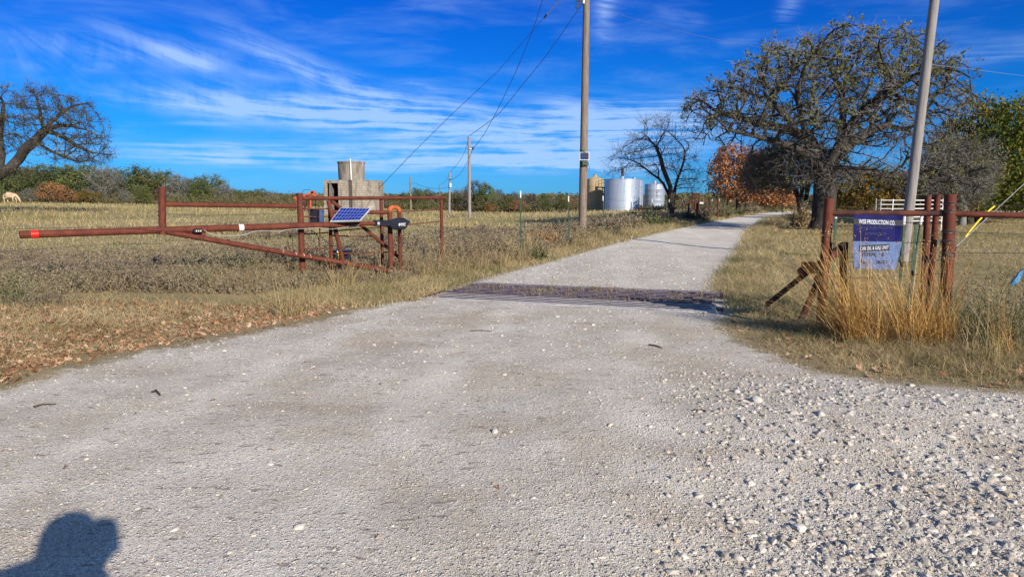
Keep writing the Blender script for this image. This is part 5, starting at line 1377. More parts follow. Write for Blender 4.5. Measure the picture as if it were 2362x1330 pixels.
left_belt = [  # kind, px, top, Y, width
 ('green',-110,392,112,1.3),('olive',-60,388,118,1.3),('green',-15,392,110,1.2),('grey',20,388,118,1.2),('green',48,386,108,1.1),('olive',85,390,118,1.2),('green',115,384,110,1.2),('olive',150,386,120,1.2),('green',183,384,108,1.15),
 ('olive',215,388,116,1.2),('grey',243,386,107,1.1),('olive',278,392,116,1.2),('green',322,388,110,1.2),('olive',352,396,108,1.1),('green',383,399,112,1.1),('grey',412,404,108,1.0),('olive',440,416,112,1.1),('green',462,412,106,.9),('olive',490,406,110,1.2),('grey',520,424,108,1.0),
 ('green',546,438,112,1.3),('olive',572,440,115,1.3),('green',600,437,118,1.3),('grey',626,441,115,1.3),('olive',655,452,122,1.5),('green',690,455,125,1.5),('grey',720,455,120,1.4),('olive',750,456,130,1.6),
 ('rust',118,420,101,1.2),('rust',152,432,100,1.1),('yellow',196,440,100,1.0),('yellow',218,446,101,1.2),('grey',70,436,101,1.2),('grey',290,440,101,1.1),('green',330,430,101,1.0)]
mid_belt = [('olive',900,450,118,1.6),('green',930,446,112,1.2),('green',960,436,105,1.0),('olive',985,438,110,1.3),('grey',1010,450,108,1.3),('olive',1040,447,105,1.4),('grey',1062,436,108,1.0),('bare',1092,416,100,.95),('green',1120,425,98,.85),('grey',1140,443,102,1.1),
 ('bare',1153,437,104,.8),('olive',1168,452,100,1.2),('bare',1188,443,106,.9),('grey',1208,446,104,1.0),('bare',1228,446,103,.9),('green',1255,450,98,.9),('grey',1275,456,102,1.3),('olive',1296,450,97,1.0),('rust',1320,459,100,1.2),('grey',1330,450,108,1.2),('rust',1195,462,98,1.3),('rust',1128,466,97,1.0),
 ('grey',1350,455,110,1.3),('olive',1545,462,125,1.5),('green',1580,460,130,1.5),('yellow',1618,458,130,1.4),('green',1650,460,128,1.5),('grey',1690,456,120,1.5),('yellow',1828,466,112,.8),('olive',1850,452,104,1.2),('grey',1885,446,106,1.3),('yellow',1920,440,101,1.2),('grey',1960,445,111,1.3),('olive',2010,440,108,1.4),('rust',2085,445,104,1.3),('olive',2150,440,110,1.5),('green',2200,438,106,1.5),('green',2300,445,102,1.6),('rust',2350,450,104,1.5),('olive',2410,440,106,1.5)]
ORD = ['first','second','third','fourth','fifth','sixth','seventh','eighth','ninth','tenth','eleventh','twelfth','thirteenth','fourteenth','fifteenth']
def landmark(px):
    for lim, txt in ((-10, 'beyond the leaning left oak'), (70, 'above the grazing horse'), (180, 'between the horse and the tall rusty post'), (362, 'left of the tall rusty post'), (480, 'just right of the tall rusty post'), (690, 'above the long rusty rail'), (760, 'behind the pump jack'),
                     (960, 'right of the tank house'), (1070, 'behind the far poles'), (1190, 'right of the tallest distant pole'), (1330, 'between the white-tipped posts and the brown pole'), (1490, 'behind the storage tanks'), (1720, 'behind the pipe arch'), (1870, 'at the bend of the drive'), (2100, 'behind the great oak'), (9999, 'behind the right-hand rail')):
        if px < lim: return txt
for grp, belt, reg in (('trees of the left-hand tree belt', left_belt, 'left belt'), ('trees of the middle and right tree belt', mid_belt, 'distant scrub belt')):
    seen = {}
    for (kd, px, py, Y, ws) in sorted(belt, key=lambda b_: b_[1]):
        k_ = seen.get(kd, 0); seen[kd] = k_+1
        far_tree(kd, px, py, Y, ws, '%s %s tree from the left in the %s' % (ORD[k_], KW[kd], reg), grp)

# ================================================================== GROUND COVER
def blades(mb, B, h, w, lean, segs=2, rnd=None, curve=1.8):
    """grass blades: strips that taper to a point and bend over; B (n,3), h, w (n,), lean (n,2) as fraction of height"""
    n = len(B); a = RNG.uniform(0, 2*PI, n); side = np.stack([np.cos(a), np.sin(a), np.zeros(n)], 1)
    V = np.zeros((n, 2*segs+1, 3))
    for i in range(segs+1):
        f = i/segs; c = B + np.stack([lean[:, 0]*h*f**curve, lean[:, 1]*h*f**curve, h*f*(1-.12*f)], 1)
        if i < segs:
            V[:, 2*i] = c - side*(w*(1-f*.6)/2)[:, None]; V[:, 2*i+1] = c + side*(w*(1-f*.6)/2)[:, None]
        else: V[:, 2*i] = c
    k = 2*segs+1; o = np.arange(n)[:, None]*k; F = []
    for i in range(segs-1): F.append(o+np.array([2*i, 2*i+1, 2*i+3, 2*i+2])[None])
    if F: F = [np.vstack(F)]
    F.append(o+np.array([2*segs-2, 2*segs-1, 2*segs])[None])
    if rnd is None: rnd = RNG.random(n)
    mb.add(V.reshape(-1, 3), F, np.repeat(rnd, k))
def scatter(poly, n, p=1.0, maxtry=60):
    poly = arr(poly); x0, y0 = poly.min(0); x1, y1 = poly.max(0); y0 = max(y0, .8); out = np.zeros((0, 2))
    for _ in range(maxtry):
        m = max(4*n, 2000); m = min(m, 400000)
        if p == 0: y = RNG.uniform(y0, y1, m)
        else: y = y0*(y1/y0)**RNG.random(m)
        x = RNG.uniform(x0, x1, m)
        if p > 1: ok = RNG.random(m) < (y0/y)**(p-1)
        else: ok = np.ones(m, bool)
        ok[ok] &= inpoly(x[ok], y[ok], poly)
        out = np.vstack([out, np.stack([x[ok], y[ok]], 1)])
        if len(out) >= n: break
    return out[:n]
def T2(x, y): return T(x, y)
def pg(pts): return arr([H0p(*p) if abs(p[0]) > 20 or p[1] > 100 else arr(p[:2]) for p in pts])
def lay(xy, sink=.01): return np.stack([xy[:, 0], xy[:, 1], T2(xy[:, 0], xy[:, 1])-sink], 1)
def weeds(stem, leaf, B, H, spread, nst, ncard, csz, sr=.003, tone=None, k=3, segs=3, curl=.5, droop=0.0):
    """bushy forbs: several wiry stems per plant carrying many small leaves and seed heads"""
    n = len(B); S = np.repeat(B, nst, 0); Hh = np.repeat(H, nst); D = unit(rn(len(S))*arr([1, 1, .15])*spread + arr([0, 0, 1.0]))
    S = S + rn(len(S))*arr([.03, .03, 0]); P_ = S; pts = []; tn = np.repeat(tone if tone is not None else RNG.random(n), nst)
    L = Hh*(.55+.5*RNG.random(len(S)))
    for i in range(segs):
        Q_ = P_ + unit(D)*(L/segs)[:, None]
        sc = np.clip(np.repeat(np.linalg.norm(B[:, :2], axis=1), nst)/9, .8, 4)*sr
        frusta(stem, P_, Q_, sc*(1-i/segs*.6), sc*(1-(i+1)/segs*.6), k, np.repeat(tn, 2*k)); pts.append((P_, Q_)); P_ = Q_
        D = unit(D + rn(len(S))*curl*.4 + arr([0, 0, -droop]))
    m = len(S)*ncard//segs
    for i, (a, b) in enumerate(pts):
        if i == 0 and segs > 2: c = RNG.integers(0, len(S), m//2)
        else: c = RNG.integers(0, len(S), m + (m//4))
        f = RNG.random(len(c))[:, None]; pp = a[c]*(1-f)+b[c]*f + rn(len(c))*(Hh[c]*.045)[:, None]
        s_ = csz*(.6+.8*RNG.random(len(c)))*np.clip(np.linalg.norm(pp[:, :2], axis=1)/9, .8, 4.2)
        cards(leaf, pp, s_, np.clip(tn[c]*.65+RNG.random(len(c))*.4, 0, 1), aspect=.42)
DRY = foliage('dry_tan_grass', [(0.0, (0.130, 0.095, 0.050)), (0.4, (0.330, 0.245, 0.120)), (0.8, (0.470, 0.360, 0.185)), (1.0, (0.540, 0.420, 0.220))], .35, patch=.8)
GOLD = foliage('golden_bunchgrass', [(0.0, (0.26, 0.15, 0.05)), (0.4, (0.50, 0.31, 0.10)), (0.8, (0.66, 0.45, 0.18)), (1.0, (0.72, 0.54, 0.27))], .3, patch=.9)
MIXG = foliage('mixed_verge_grass', [(0.0, (0.13, 0.105, 0.055)), (0.22, (0.17, 0.175, 0.065)), (0.45, (0.36, 0.29, 0.15)), (0.8, (0.50, 0.40, 0.215)), (1.0, (0.60, 0.49, 0.27))], .35, patch=1.1)
LAWN = foliage('thin_lawn_grass', [(0.0, (0.07, 0.12, 0.022)), (0.28, (0.15, 0.165, 0.048)), (0.5, (0.28, 0.235, 0.105)), (0.8, (0.40, 0.325, 0.16)), (1.0, (0.47, 0.38, 0.20))], .3, patch=.22)
WEED = foliage('grey_brown_weeds', [(0.0, (0.115, 0.088, 0.062)), (0.35, (0.205, 0.160, 0.110)), (0.65, (0.30, 0.245, 0.160)), (0.85, (0.20, 0.205, 0.095)), (1.0, (0.42, 0.34, 0.21))], .3, patch=.6)
GWEED = foliage('green_weeds', [(0.0, (0.030, 0.045, 0.014)), (0.5, (0.085, 0.115, 0.035)), (1.0, (0.17, 0.19, 0.07))], .3, patch=.6)
LITTER = foliage('fallen_oak_leaves', [(0.0, (0.14, 0.065, 0.035)), (0.35, (0.28, 0.135, 0.070)), (0.7, (0.42, 0.26, 0.155)), (1.0, (0.56, 0.44, 0.32))], .15, patch=2.0)
def stuff(mb, name, mat): return tag(mb.build(name, mat), kind='stuff')
allr = lambda xy: rsd(xy[:, 0], xy[:, 1])

# pasture grass far and near, left of and beyond the drive
Lfar = arr([(-9, 9.5), (-3.5, 12.5), (-1.2, 14.5), (1.0, 21), (4.5, 29), (10, 40), (20, 62), (60, 110), (60, 125), (-130, 125), (-110, 95), (-40, 38), (-16, 14)])
xy = scatter(Lfar, 60000, 2.2); xy = xy[allr(xy) < -.25]
d = xy[:, 1]; n = len(xy); B = lay(xy)
tone = np.clip(vn(xy[:, 0]*.18, xy[:, 1]*.12)*.6+RNG.random(n)*.55, 0, 1)
m = MB(); blades(m, B, (.10+.16*RNG.random(n))*np.clip(d/40, .9, 1.5), .004+d*.0011, rn(n, 2)*.35, 1, tone); stuff(m, 'pasture_grass', LAWN)
xy = scatter(Lfar, 26000, 2.0); xy = xy[(allr(xy) < -.4) & (vn(xy[:, 0]*.25+9, xy[:, 1]*.22) > .5)]
d = xy[:, 1]; n = len(xy); m = MB(); blades(m, lay(xy), (.18+.25*RNG.random(n)), .004+d*.0009, rn(n, 2)*.35, 2, RNG.random(n)); stuff(m, 'tall_dry_grass', DRY)

# lawn right of the drive
Rl = arr([(3.6, 9.6), (4.4, 13), (6.0, 17), (8.2, 22), (10.6, 28), (15.5, 40), (24, 58), (60, 62), (60, 30), (16, 8.2), (9, 7.6), (5, 8.6)])
xy = scatter(Rl, 115000, 1.9); sd_ = allr(xy); xy = xy[(sd_ < -.05)]
d = xy[:, 1]; n = len(xy); tone = np.clip(.25+vn(xy[:, 0]*.3, xy[:, 1]*.3)*.45+RNG.random(n)*.4, 0, 1)
m = MB(); blades(m, lay(xy), (.035+.055*RNG.random(n))*np.clip(d/14, 1, 2.2), .0036+d*.0009, rn(n, 2)*.8, 1, tone); stuff(m, 'lawn_grass', LAWN)
gp = [G(1960, 545)[:2], G(1800, 520)[:2], G(2250, 540)[:2]]

# right foreground verge
Rv = pg([(1690, 722), (1650, 748), (1700, 790), (1850, 850), (2100, 888), (2362, 908), (11, 4.3), (13, 7), (9, 8.6), (5.2, 9.4), (3.7, 10.2)])
xy = scatter(Rv, 46000, 1.2); sd_ = allr(xy); keep = RNG.random(len(xy)) < np.clip(.35-sd_*2.2, .12, 1); xy = xy[keep & (sd_ < .12)]; sd_ = allr(xy)
n = len(xy); hh = np.clip(.045+np.clip(-sd_, 0, 1.2)*.075, .03, .14)*(.6+.9*RNG.random(n))
m = MB(); blades(m, lay(xy), hh, .0035+RNG.random(n)*.003, rn(n, 2)*.85, 2, np.clip(vn(xy[:, 0]*2, xy[:, 1]*2)*.6+RNG.random(n)*.5, 0, 1)); stuff(m, 'verge_grass', MIXG)
# left foreground verge
Lv = pg([(1095, 655), (985, 688), (900, 699), (760, 738), (560, 778), (350, 818), (200, 848), (0, 910), (-9, 3.2), (-13, 3), (-13, 9), (-7.5, 9.6), (-4, 10.5), (-2.2, 12.2), (-1.2, 13.6)])
xy = scatter(Lv, 52000, 1.2); sd_ = allr(xy); keep = RNG.random(len(xy)) < np.clip(.30-sd_*1.6, .1, 1); xy = xy[keep & (sd_ < .12)]; sd_ = allr(xy)
n = len(xy); hh = np.clip(.035+np.clip(-sd_, 0, 1.6)*.075, .03, .15)*(.6+.9*RNG.random(n))
m = MB(); blades(m, lay(xy), hh, .0032+RNG.random(n)*.003, rn(n, 2)*.9, 2, np.clip(vn(xy[:, 0]*2+30, xy[:, 1]*2)*.6+RNG.random(n)*.5, 0, 1)); stuff(m, 'verge_grass', MIXG)
# ragged grass creeping over both edges of the drive
Ed = arr([(-5.2, 10.6), (-4.4, 13.6), (-2.8, 16), (-.8, 21), (4.2, 33), (14, 57), (30, 89), (44, 86), (30, 60), (20, 50), (13, 34), (9.5, 24), (6.5, 17), (5.0, 12), (4.0, 9.4)])
xy = scatter(Ed, 230000, 1.6); sd_ = allr(xy); xy = xy[(sd_ > -1.9) & (sd_ < .22) & (RNG.random(len(xy)) < np.clip(.30-sd_*1.6, .06, 1)) & ~incg(xy[:, 0], xy[:, 1], .1)]
n = len(xy); dd = xy[:, 1]; m = MB(); blades(m, lay(xy), (.06+.15*RNG.random(n)**1.5)*np.clip(dd/16, 1, 2), .003+dd*.0006, rn(n, 2)*.8, 2, np.clip(vn(xy[:, 0]*1.2, xy[:, 1]*.9)*.6+RNG.random(n)*.5, 0, 1)); stuff(m, 'verge_grass', MIXG)
# fallen oak leaves on both verges
def leaves(xy, name, size=.075, lift=.02):
    n = len(xy); B = lay(xy, -lift*.3); m = MB(); a = RNG.uniform(0, 2*PI, n); s = size*(.55+.8*RNG.random(n))
    tz = RNG.normal(size=(n, 2))*.35; lx = np.stack([np.cos(a), np.sin(a), tz[:, 0]], 1); ly = np.stack([-np.sin(a), np.cos(a), tz[:, 1]], 1)
    out = [(-.5, 0, 0), (-.28, .26, .3), (-.1, .12, .05), (.1, .33, .4), (.22, .13, .1), (.5, 0, .2), (.22, -.13, .1), (.1, -.33, .4), (-.1, -.12, .05), (-.28, -.26, .3)]
    V = np.zeros((n, 11, 3)); cr = RNG.random(n)*.5
    for i, (u, v_, w_) in enumerate(out): V[:, i] = B + lx*(s*u)[:, None]*1 + ly*(s*v_)[:, None] + np.stack([0*s, 0*s, s*w_*cr+lift*RNG.random(n)], 1)
    V[:, 10] = B + np.stack([0*s, 0*s, lift*.6*RNG.random(n)], 1)
    o = np.arange(n)[:, None]*11; F = np.vstack([o+np.array([10, i, (i+1) % 10])[None] for i in range(10)])
    m.add(V.reshape(-1, 3), F, np.repeat(RNG.random(n), 11)); return stuff(m, name, LITTER)
Ll = pg([(1100, 640), (1040, 662), (985, 684), (900, 695), (760, 732), (560, 772), (350, 812), (200, 842), (0, 895), (-9, 4), (-12, 4), (-12, 9), (-7, 9.4), (-4, 10.3), (-2.3, 12.0), (-1.4, 13.3)])
xy = scatter(Ll, 19000, 1.0); sd_ = allr(xy); dens = sst(-.05, -.55, sd_)*sst(.30, .62, vn(xy[:, 0]*.9+3, xy[:, 1]*.9)*.8+.25) ; xy = xy[RNG.random(len(xy)) < np.clip(dens, .03, 1)]
leaves(xy, 'fallen_leaves', .068)
xy = scatter(Rv, 2400, 1.0); sd_ = allr(xy); xy = xy[RNG.random(len(xy)) < sst(.0, -.5, sd_)*sst(.35, .6, vn(xy[:, 0]*.9, xy[:, 1]*.9)+.1)]
leaves(xy, 'fallen_leaves')
# low weeds and short straw on the right verge, straw round the gate
xy = scatter(Rv, 420, .5); xy = xy[allr(xy) < -.5]; s_, l_ = MB(), MB(); nW = len(xy)
weeds(s_, l_, lay(xy, .02), .10+.20*RNG.random(nW)*np.clip(-allr(xy), 0, 1.6), .8, 6, 11, .017, .002, tone=RNG.random(nW)); s_.V += l_.V; s_.R += l_.R; s_.F += [f+s_.n for f in l_.F]; s_.n += l_.n
stuff(s_, 'verge_weeds', WEED)
xy = scatter(Rv, 9000, .8); xy = xy[(allr(xy) < -.45) & (vn(xy[:, 0]*1.6, xy[:, 1]*1.6+4) > .42)]; nW = len(xy)
m = MB(); blades(m, lay(xy), .08+.20*RNG.random(nW)**1.5, .0035+.003*RNG.random(nW), rn(nW, 2)*.75, 3, RNG.random(nW)); stuff(m, 'verge_straw', DRY)
Gs = pg([(300, 690), (560, 690), (760, 664), (940, 650), (1060, 640), (1090, 618), (980, 622), (760, 628), (560, 640), (300, 650)])
xy = scatter(Gs, 9000, 0); xy = xy[(allr(xy) < -.35) & (vn(xy[:, 0]*1.3+2, xy[:, 1]*1.3) > .4)]; nW = len(xy)
m = MB(); blades(m, lay(xy), .12+.34*RNG.random(nW)**1.6, .004+.004*RNG.random(nW), rn(nW, 2)*.5, 3, RNG.random(nW)); stuff(m, 'gate_straw', DRY)
# a few stray leaves and clods on the gravel
fr = arr([(-7, 4), (-3, 3), (-1.6, 1.7), (1.6, 1.7), (4.5, 3.5), (3.0, 9), (2.5, 20), (1.5, 20), (-1, 11), (-3, 7.5)])
xy = scatter(fr, 90, 1.0); leaves(xy[allr(xy) > .1], 'stray_leaves', .05, .006)
xy = scatter(fr, 260, 1.0); xy = xy[allr(xy) > .1]; leaves(xy, 'stray_bark', .028, .004).data.materials[0] = BARKB

# weeds along the fences
Wp = pg([(-300, 720), (0, 692), (120, 690), (300, 690), (560, 690), (700, 668), (800, 655), (930, 648), (1000, 640), (1060, 628), (1130, 618), (1200, 606), (1250, 590), (1340, 566), (1430, 545), (1530, 522), (1600, 510), (1680, 499), (1740, 491), (1770, 489), (1700, 485), (1640, 487), (1560, 492), (1500, 500), (1430, 512), (1370, 524), (1300, 538), (1200, 548), (1110, 556), (1000, 566), (850, 578), (700, 590), (540, 600), (370, 606), (200, 612), (0, 618), (-300, 625)])
xy = scatter(Wp, 3300, 1.35); xyn = scatter(pg([(-300, 715), (0, 700), (300, 700), (560, 696), (760, 668), (930, 656), (1000, 628), (560, 640), (0, 650), (-300, 660)]), 520, 0); xy = np.vstack([xy, xyn]); xy = xy[allr(xy) < -.45]; B = lay(xy, .03); n = len(B); dd_ = xy[:, 1]
hgt = (.30+.30*RNG.random(n))*np.where(dd_ > 20, 1.25, 1.0)*np.clip(.35+(-allr(xy)-.4)*.55, .3, 1.0)
hgt = np.where((xy[:, 0] < -1.2) & (xy[:, 0] > -5.2) & (dd_ < 14.5), np.minimum(hgt, .30), hgt); hgt = np.where((xy[:, 0] < -4.8) & (dd_ < 11.2), hgt*1.15, hgt)
tone = np.clip(vn(xy[:, 0]*.5+5, xy[:, 1]*.5)*.7+RNG.random(n)*.4-.05, 0, 1)
near = dd_ < 17
s1_, l1_ = MB(), MB()
weeds(s1_, l1_, B[near], hgt[near], .55, 9, 14, .028, tone=tone[near]); weeds(s1_, l1_, B[~near], hgt[~near], .6, 6, 10, .034, tone=tone[~near])
s1_.V += l1_.V; s1_.R += l1_.R; s1_.F += [f+s1_.n for f in l1_.F]; s1_.n += l1_.n
stuff(s1_, 'roadside_weeds', WEED)
# dry grass among the weeds
xy = scatter(Wp, 26000, 1.4); xy = xy[allr(xy) < -.3]; n = len(xy)
m = MB(); blades(m, lay(xy), (.16+.3*RNG.random(n))*np.clip(.45+(-allr(xy))*.4, .4, 1), .0035+xy[:, 1]*.00045, rn(n, 2)*.45, 2, RNG.random(n)); stuff(m, 'weedy_grass', DRY)
# low scrub under the far tree belts
def scrub(poly, n, h, name, mat, csz, nst=6, nc=12):
    xy = scatter(poly, n, 0); B = lay(xy, .05); s_, l_ = MB(), MB()
    weeds(s_, l_, B, h*(.5+.8*RNG.random(len(B))), .8, nst, nc, csz, sr=.004, tone=np.clip(vn(xy[:, 0]*.12, xy[:, 1]*.12)*.8+RNG.random(len(B))*.3, 0, 1), segs=3)
    s_.V += l_.V; s_.R += l_.R; s_.F += [f+s_.n for f in l_.F]; s_.n += l_.n
    return stuff(s_, name, mat)
SCR = foliage('scrub_thicket', [(0.0, (0.046, 0.046, 0.023)), (0.3, (0.098, 0.081, 0.049)), (0.5, (0.150, 0.130, 0.065)), (0.7, (0.111, 0.130, 0.046)), (0.88, (0.195, 0.111, 0.058)), (1.0, (0.273, 0.208, 0.130))], .25, patch=.12)
scrub(arr([(-110, 96), (-78, 98), (-45, 100), (-28, 104), (-26, 124), (-60, 128), (-110, 120)]), 1500, 2.1, 'scrub_thicket', SCR, .055)
scrub(arr([(-26, 104), (-12, 100), (0, 96), (12, 96), (16, 104), (34, 112), (46, 112), (46, 124), (-26, 124)]), 1300, 1.9, 'scrub_thicket', SCR, .055)
scrub(arr([(14, 76), (22, 76), (26, 82), (34, 84), (34, 92), (14, 92)]), 240, .8, 'scrub_thicket', SCR, .05)
scrub(arr([(36, 104), (48, 99), (60, 99), (130, 96), (130, 114), (36, 118)]), 900, 2.3, 'scrub_thicket', SCR, .055)
# distant woodland closing the horizon
rid = MB(); xs = np.linspace(-420, 420, 900); 
for k_ in range(2):
    c = np.stack([RNG.uniform(-420, 420, 30000), RNG.uniform(240, 300, 30000), np.zeros(30000)], 1)
    top = 1.2+3.4*(.45+.75*fbm(c[:, 0]*.05+k_*9, c[:, 1]*.02, 4)); c[:, 2] = T0(c[:, 0], c[:, 1]) + top*RNG.random(30000)**.6
    cards(rid, c, 1.3, np.clip(vn(c[:, 0]*.1, c[:, 1]*.1)*.8+RNG.random(30000)*.3, 0, 1), aspect=.8)
stuff(rid, 'distant_woodland', SCR)

# ---- golden bunchgrass clumps, each a thing
def clump(pxc, Y, h, nbl, label, mat=GOLD, lean=(0, 0), spread=.35, w=.006, rad=.12, heads=True, group=None, name='grass_clump'):
    b = onground(pxc, Y); a = RNG.uniform(0, 2*PI, nbl); r = rad*np.sqrt(RNG.random(nbl)); B = b + np.stack([r*np.cos(a), r*np.sin(a), 0*r-.02], 1)
    hh = h*(.22+.78*RNG.random(nbl)**1.3); ln = rn(nbl, 2)*spread + arr(lean)
    m = MB(); w_ = w*(.7+.6*RNG.random(nbl)); blades(m, B, hh, w_, ln, 4, np.clip(.2+.7*RNG.random(nbl), 0, 1), 1.5)
    nb2 = nbl//2; a = RNG.uniform(0, 2*PI, nb2); B2 = b + np.stack([rad*1.2*np.cos(a)*RNG.random(nb2), rad*1.2*np.sin(a)*RNG.random(nb2), 0*a-.02], 1)
    blades(m, B2, h*.35*(.5+RNG.random(nb2)), w_[:nb2], rn(nb2, 2)*1.2, 3, RNG.random(nb2), 1.6)
    if heads:
        tall = np.argsort(hh)[-max(6, nbl//6):]; hm = MB()
        tp = B[tall] + np.stack([ln[tall, 0]*hh[tall], ln[tall, 1]*hh[tall], hh[tall]*.88], 1)
        rep = 5; c = np.repeat(tp, rep, 0) + np.repeat(np.stack([ln[tall, 0]*.12, ln[tall, 1]*.12, np.full(len(tall), .10)], 1), rep, 0)*RNG.uniform(-1.2, .3, (len(tall)*rep, 1)) + rn(len(tall)*rep)*.012*(Y/8)
        cards(m, c, .028*max(1, Y/12), RNG.random(len(c)), aspect=.25)
    return tag(m.build(name, mat, loc=b), label, 'grass clump', group)
clump(1985, 7.75, 1.62, 330, 'tall golden grass clump fanning up before the rusted wing brace, left of the sign', lean=(-.30, .05), spread=.27, rad=.20, w=.0075)
clump(2040, 7.6, 1.12, 190, 'tall golden grass clump directly in front of the sign panels', lean=(-.22, 0), spread=.25, rad=.16, w=.007)
clump(2120, 7.5, 1.4, 220, 'tall golden grass clump between the sign and the two slim rusty posts', lean=(-.18, 0), spread=.24, rad=.18, w=.007)
clump(2185, 7.45, 1.3, 220, 'golden grass clump wrapped round the foot of the thick wire-wound post', lean=(-.05, 0), spread=.25, rad=.18, w=.007)
clump(1930, 8.1, .75, 110, 'shorter golden grass clump at the foot of the leaning brace', lean=(-.25, -.1), spread=.5, rad=.2, w=.006)
clump(2300, 6.7, .95, 60, 'thin upright pale green and tan grass stems in front of the dark weeds at right', MIXG, lean=(-.12, 0), spread=.16, rad=.16)
clump(2350, 6.9, 1.0, 45, 'wispy golden stems at the right edge by the blue plastic scrap', lean=(-.22, 0), spread=.2, rad=.12)
clump(1790, 9.6, .75, 16, 'few thin pale stems left of the leaning brace foot', DRY, lean=(0, 0), spread=.12, rad=.3, w=.004)
clump(655, 9.5, .85, 120, 'tall tan grass clump in front of the middle of the swing gate', DRY, spread=.28, rad=.18, w=.007)
clump(700, 9.9, .80, 60, 'sparser tan grass clump right of the one before the gate middle', DRY, spread=.3, rad=.15)
clump(672, 13.6, 1.45, 26, 'few very tall pale grass stems rising above the rail left of the fence post', DRY, spread=.05, rad=.14, w=.011)
clump(1020, 16.2, .95, 130, 'tall pale grass clump at the foot of the last pipe fence post', DRY, lean=(.15, 0), spread=.25, rad=.25, w=.009)
clump(1100, 15.8, .85, 120, 'pale grass clump right of the pipe fence end, second along', DRY, lean=(.2, 0), spread=.25, rad=.25, w=.009)
clump(1160, 16.8, .80, 110, 'pale grass clump just left of the first white-tipped post', DRY, lean=(.2, 0), spread=.28, rad=.25, w=.009)
clump(1205, 17.8, .80, 110, 'pale grass clump at the foot of the first white-tipped post', DRY, lean=(.15, 0), spread=.28, rad=.22, w=.009)
clump(1350, 22.6, .75, 150, 'golden grass clump below the tall brown pole near the drive', DRY, lean=(.1, 0), spread=.32, rad=.35, w=.011)
clump(1395, 25.0, .70, 120, 'golden grass clump right of the one below the brown pole', DRY, lean=(.1, 0), spread=.32, rad=.35, w=.012)
clump(1440, 27.6, .70, 120, 'golden grass clump beside the drive below the third white-tipped post', DRY, lean=(.1, 0), spread=.32, rad=.35, w=.013)

ORD2 = ORD + ['sixteenth','seventeenth','eighteenth','nineteenth','twentieth','twenty-first','twenty-second']
_e = arr([(-2.2, 12.5), (-1.0, 14.4), (0.0, 17), (1.1, 19.6), (2.3, 22.4), (4.1, 26.5), (7.6, 35), (11.8, 44.5)])
_k2 = 0
for i_ in range(22):
    f_ = i_/21*(len(_e)-1.001); a_ = _e[int(f_)]; b_ = _e[int(f_)+1]; c_ = a_+(b_-a_)*(f_-int(f_)) + arr([-.9-.5*RNG.random(), .6*RNG.random()])
    clump(W0/2+F0*c_[0]/c_[1]*1.008, c_[1], .62+.3*RNG.random(), 90, '%s small tan grass tuft along the left edge of the drive, counted from the gate' % ORD2[i_], DRY, lean=(.15, 0), spread=.32, rad=.26, w=.004+c_[1]*.00045, group='tan grass tufts edging the drive')
# ---- bushes, each a thing
def bush(pxc, Y, h, rad, label, mat, nst=60, nc=900, csz=.035, sr=.004, spread=.6, name='bush', cat='bush', group=None):
    b = onground(pxc, Y); s_, l_ = MB(), MB(); npl = max(3, nst//8); a = RNG.uniform(0, 2*PI, npl); r = rad*.6*np.sqrt(RNG.random(npl))
    B = b+np.stack([r*np.cos(a), r*np.sin(a), 0*r-.03], 1); weeds(s_, l_, B, h*(.7+.4*RNG.random(npl)), spread, 8, max(8, nc//nst), csz, sr, tone=RNG.random(npl), segs=4, curl=.6)
    t = thing(name, label, cat, b, group); s_.build('stems', WEED, t); l_.build('leaves', mat, t); return t
bush(2345, 7.3, 1.0, .5, 'dark green leafy weed at the right edge beneath the blue plastic scrap', GWEED, 110, 3400, .024)
bush(2280, 7.6, .85, .5, 'dark weedy bush just right of the thick wire-wound post', GWEED, 90, 2600, .022)
bush(2260, 8.6, 1.0, .18, 'thin upright dark weed between the thick post and the right edge', WEED, 20, 500, .02, spread=.2)
bush(2205, 8.3, .7, .25, 'small brown weed against the right side of the thick post', WEED, 30, 700, .02)
bush(60, 9.2, .75, .45, 'dark leggy weed below the red-banded gate tip', WEED, 60, 1400, .022)
bush(20, 9.6, .6, .5, 'green-tinged weed at the left edge below the gate', GWEED, 60, 1500, .024)
bush(440, 11.5, .55, .5, 'low bright green weed patch beneath the gate lamp', GWEED, 60, 1500, .024)
bush(1235, 18.6, .50, .35, 'small bright green bush just right of the first white-tipped post', GWEED, 50, 900, .03)
bush(1130, 19, .9, .8, 'grey-brown bushy weed mass between fence end and first white-tipped post', WEED, 80, 1500, .03)
bush(1055, 17.5, .85, .7, 'grey-brown bush right behind the last pipe fence post', WEED, 80, 1500, .03)
bush(1270, 22.5, .8, .6, 'reddish brown low bush between the first two white-tipped posts', LEAF_RUST, 60, 1000, .03)
bush(1400, 29, .95, 1.0, 'dense dark grey bush right of the foot of the brown pole', WEED, 110, 2200, .03)
bush(1450, 32, .95, 1.0, 'wide grey-brown bush below the large white tank', WEED, 110, 2200, .03)
bush(1500, 36, .95, .9, 'green-grey bush just left of the bare tree trunk', GWEED, 90, 1700, .03)
bush(1530, 38, .55, .5, 'low light green bush in front of the bare tree trunk', GWEED, 50, 900, .03)
bush(1600, 46, 1.0, 1.3, 'dark tangled bush at the foot of the two dark fence posts', SCR, 110, 2000, .03)
bush(1655, 56, 1.2, 1.5, 'brown and green thicket right of the H-shaped brace', SCR, 110, 2000, .03)
bush(1700, 65, 1.0, 1.2, 'bright green low bush beneath the rust-orange oak', GWEED, 80, 1400, .03)
bush(1735, 76, 1.3, 1.5, 'pale grey bush at the inside of the bend of the drive', WEED, 110, 2000, .03)
bush(620, 24, .9, 2.2, 'grey leafless thicket behind the middle of the pipe fence rail', WEED, 160, 2500, .02)
bush(560, 27, .8, 1.8, 'pale grey thicket left of the one behind the rail', WEED, 120, 1800, .02)
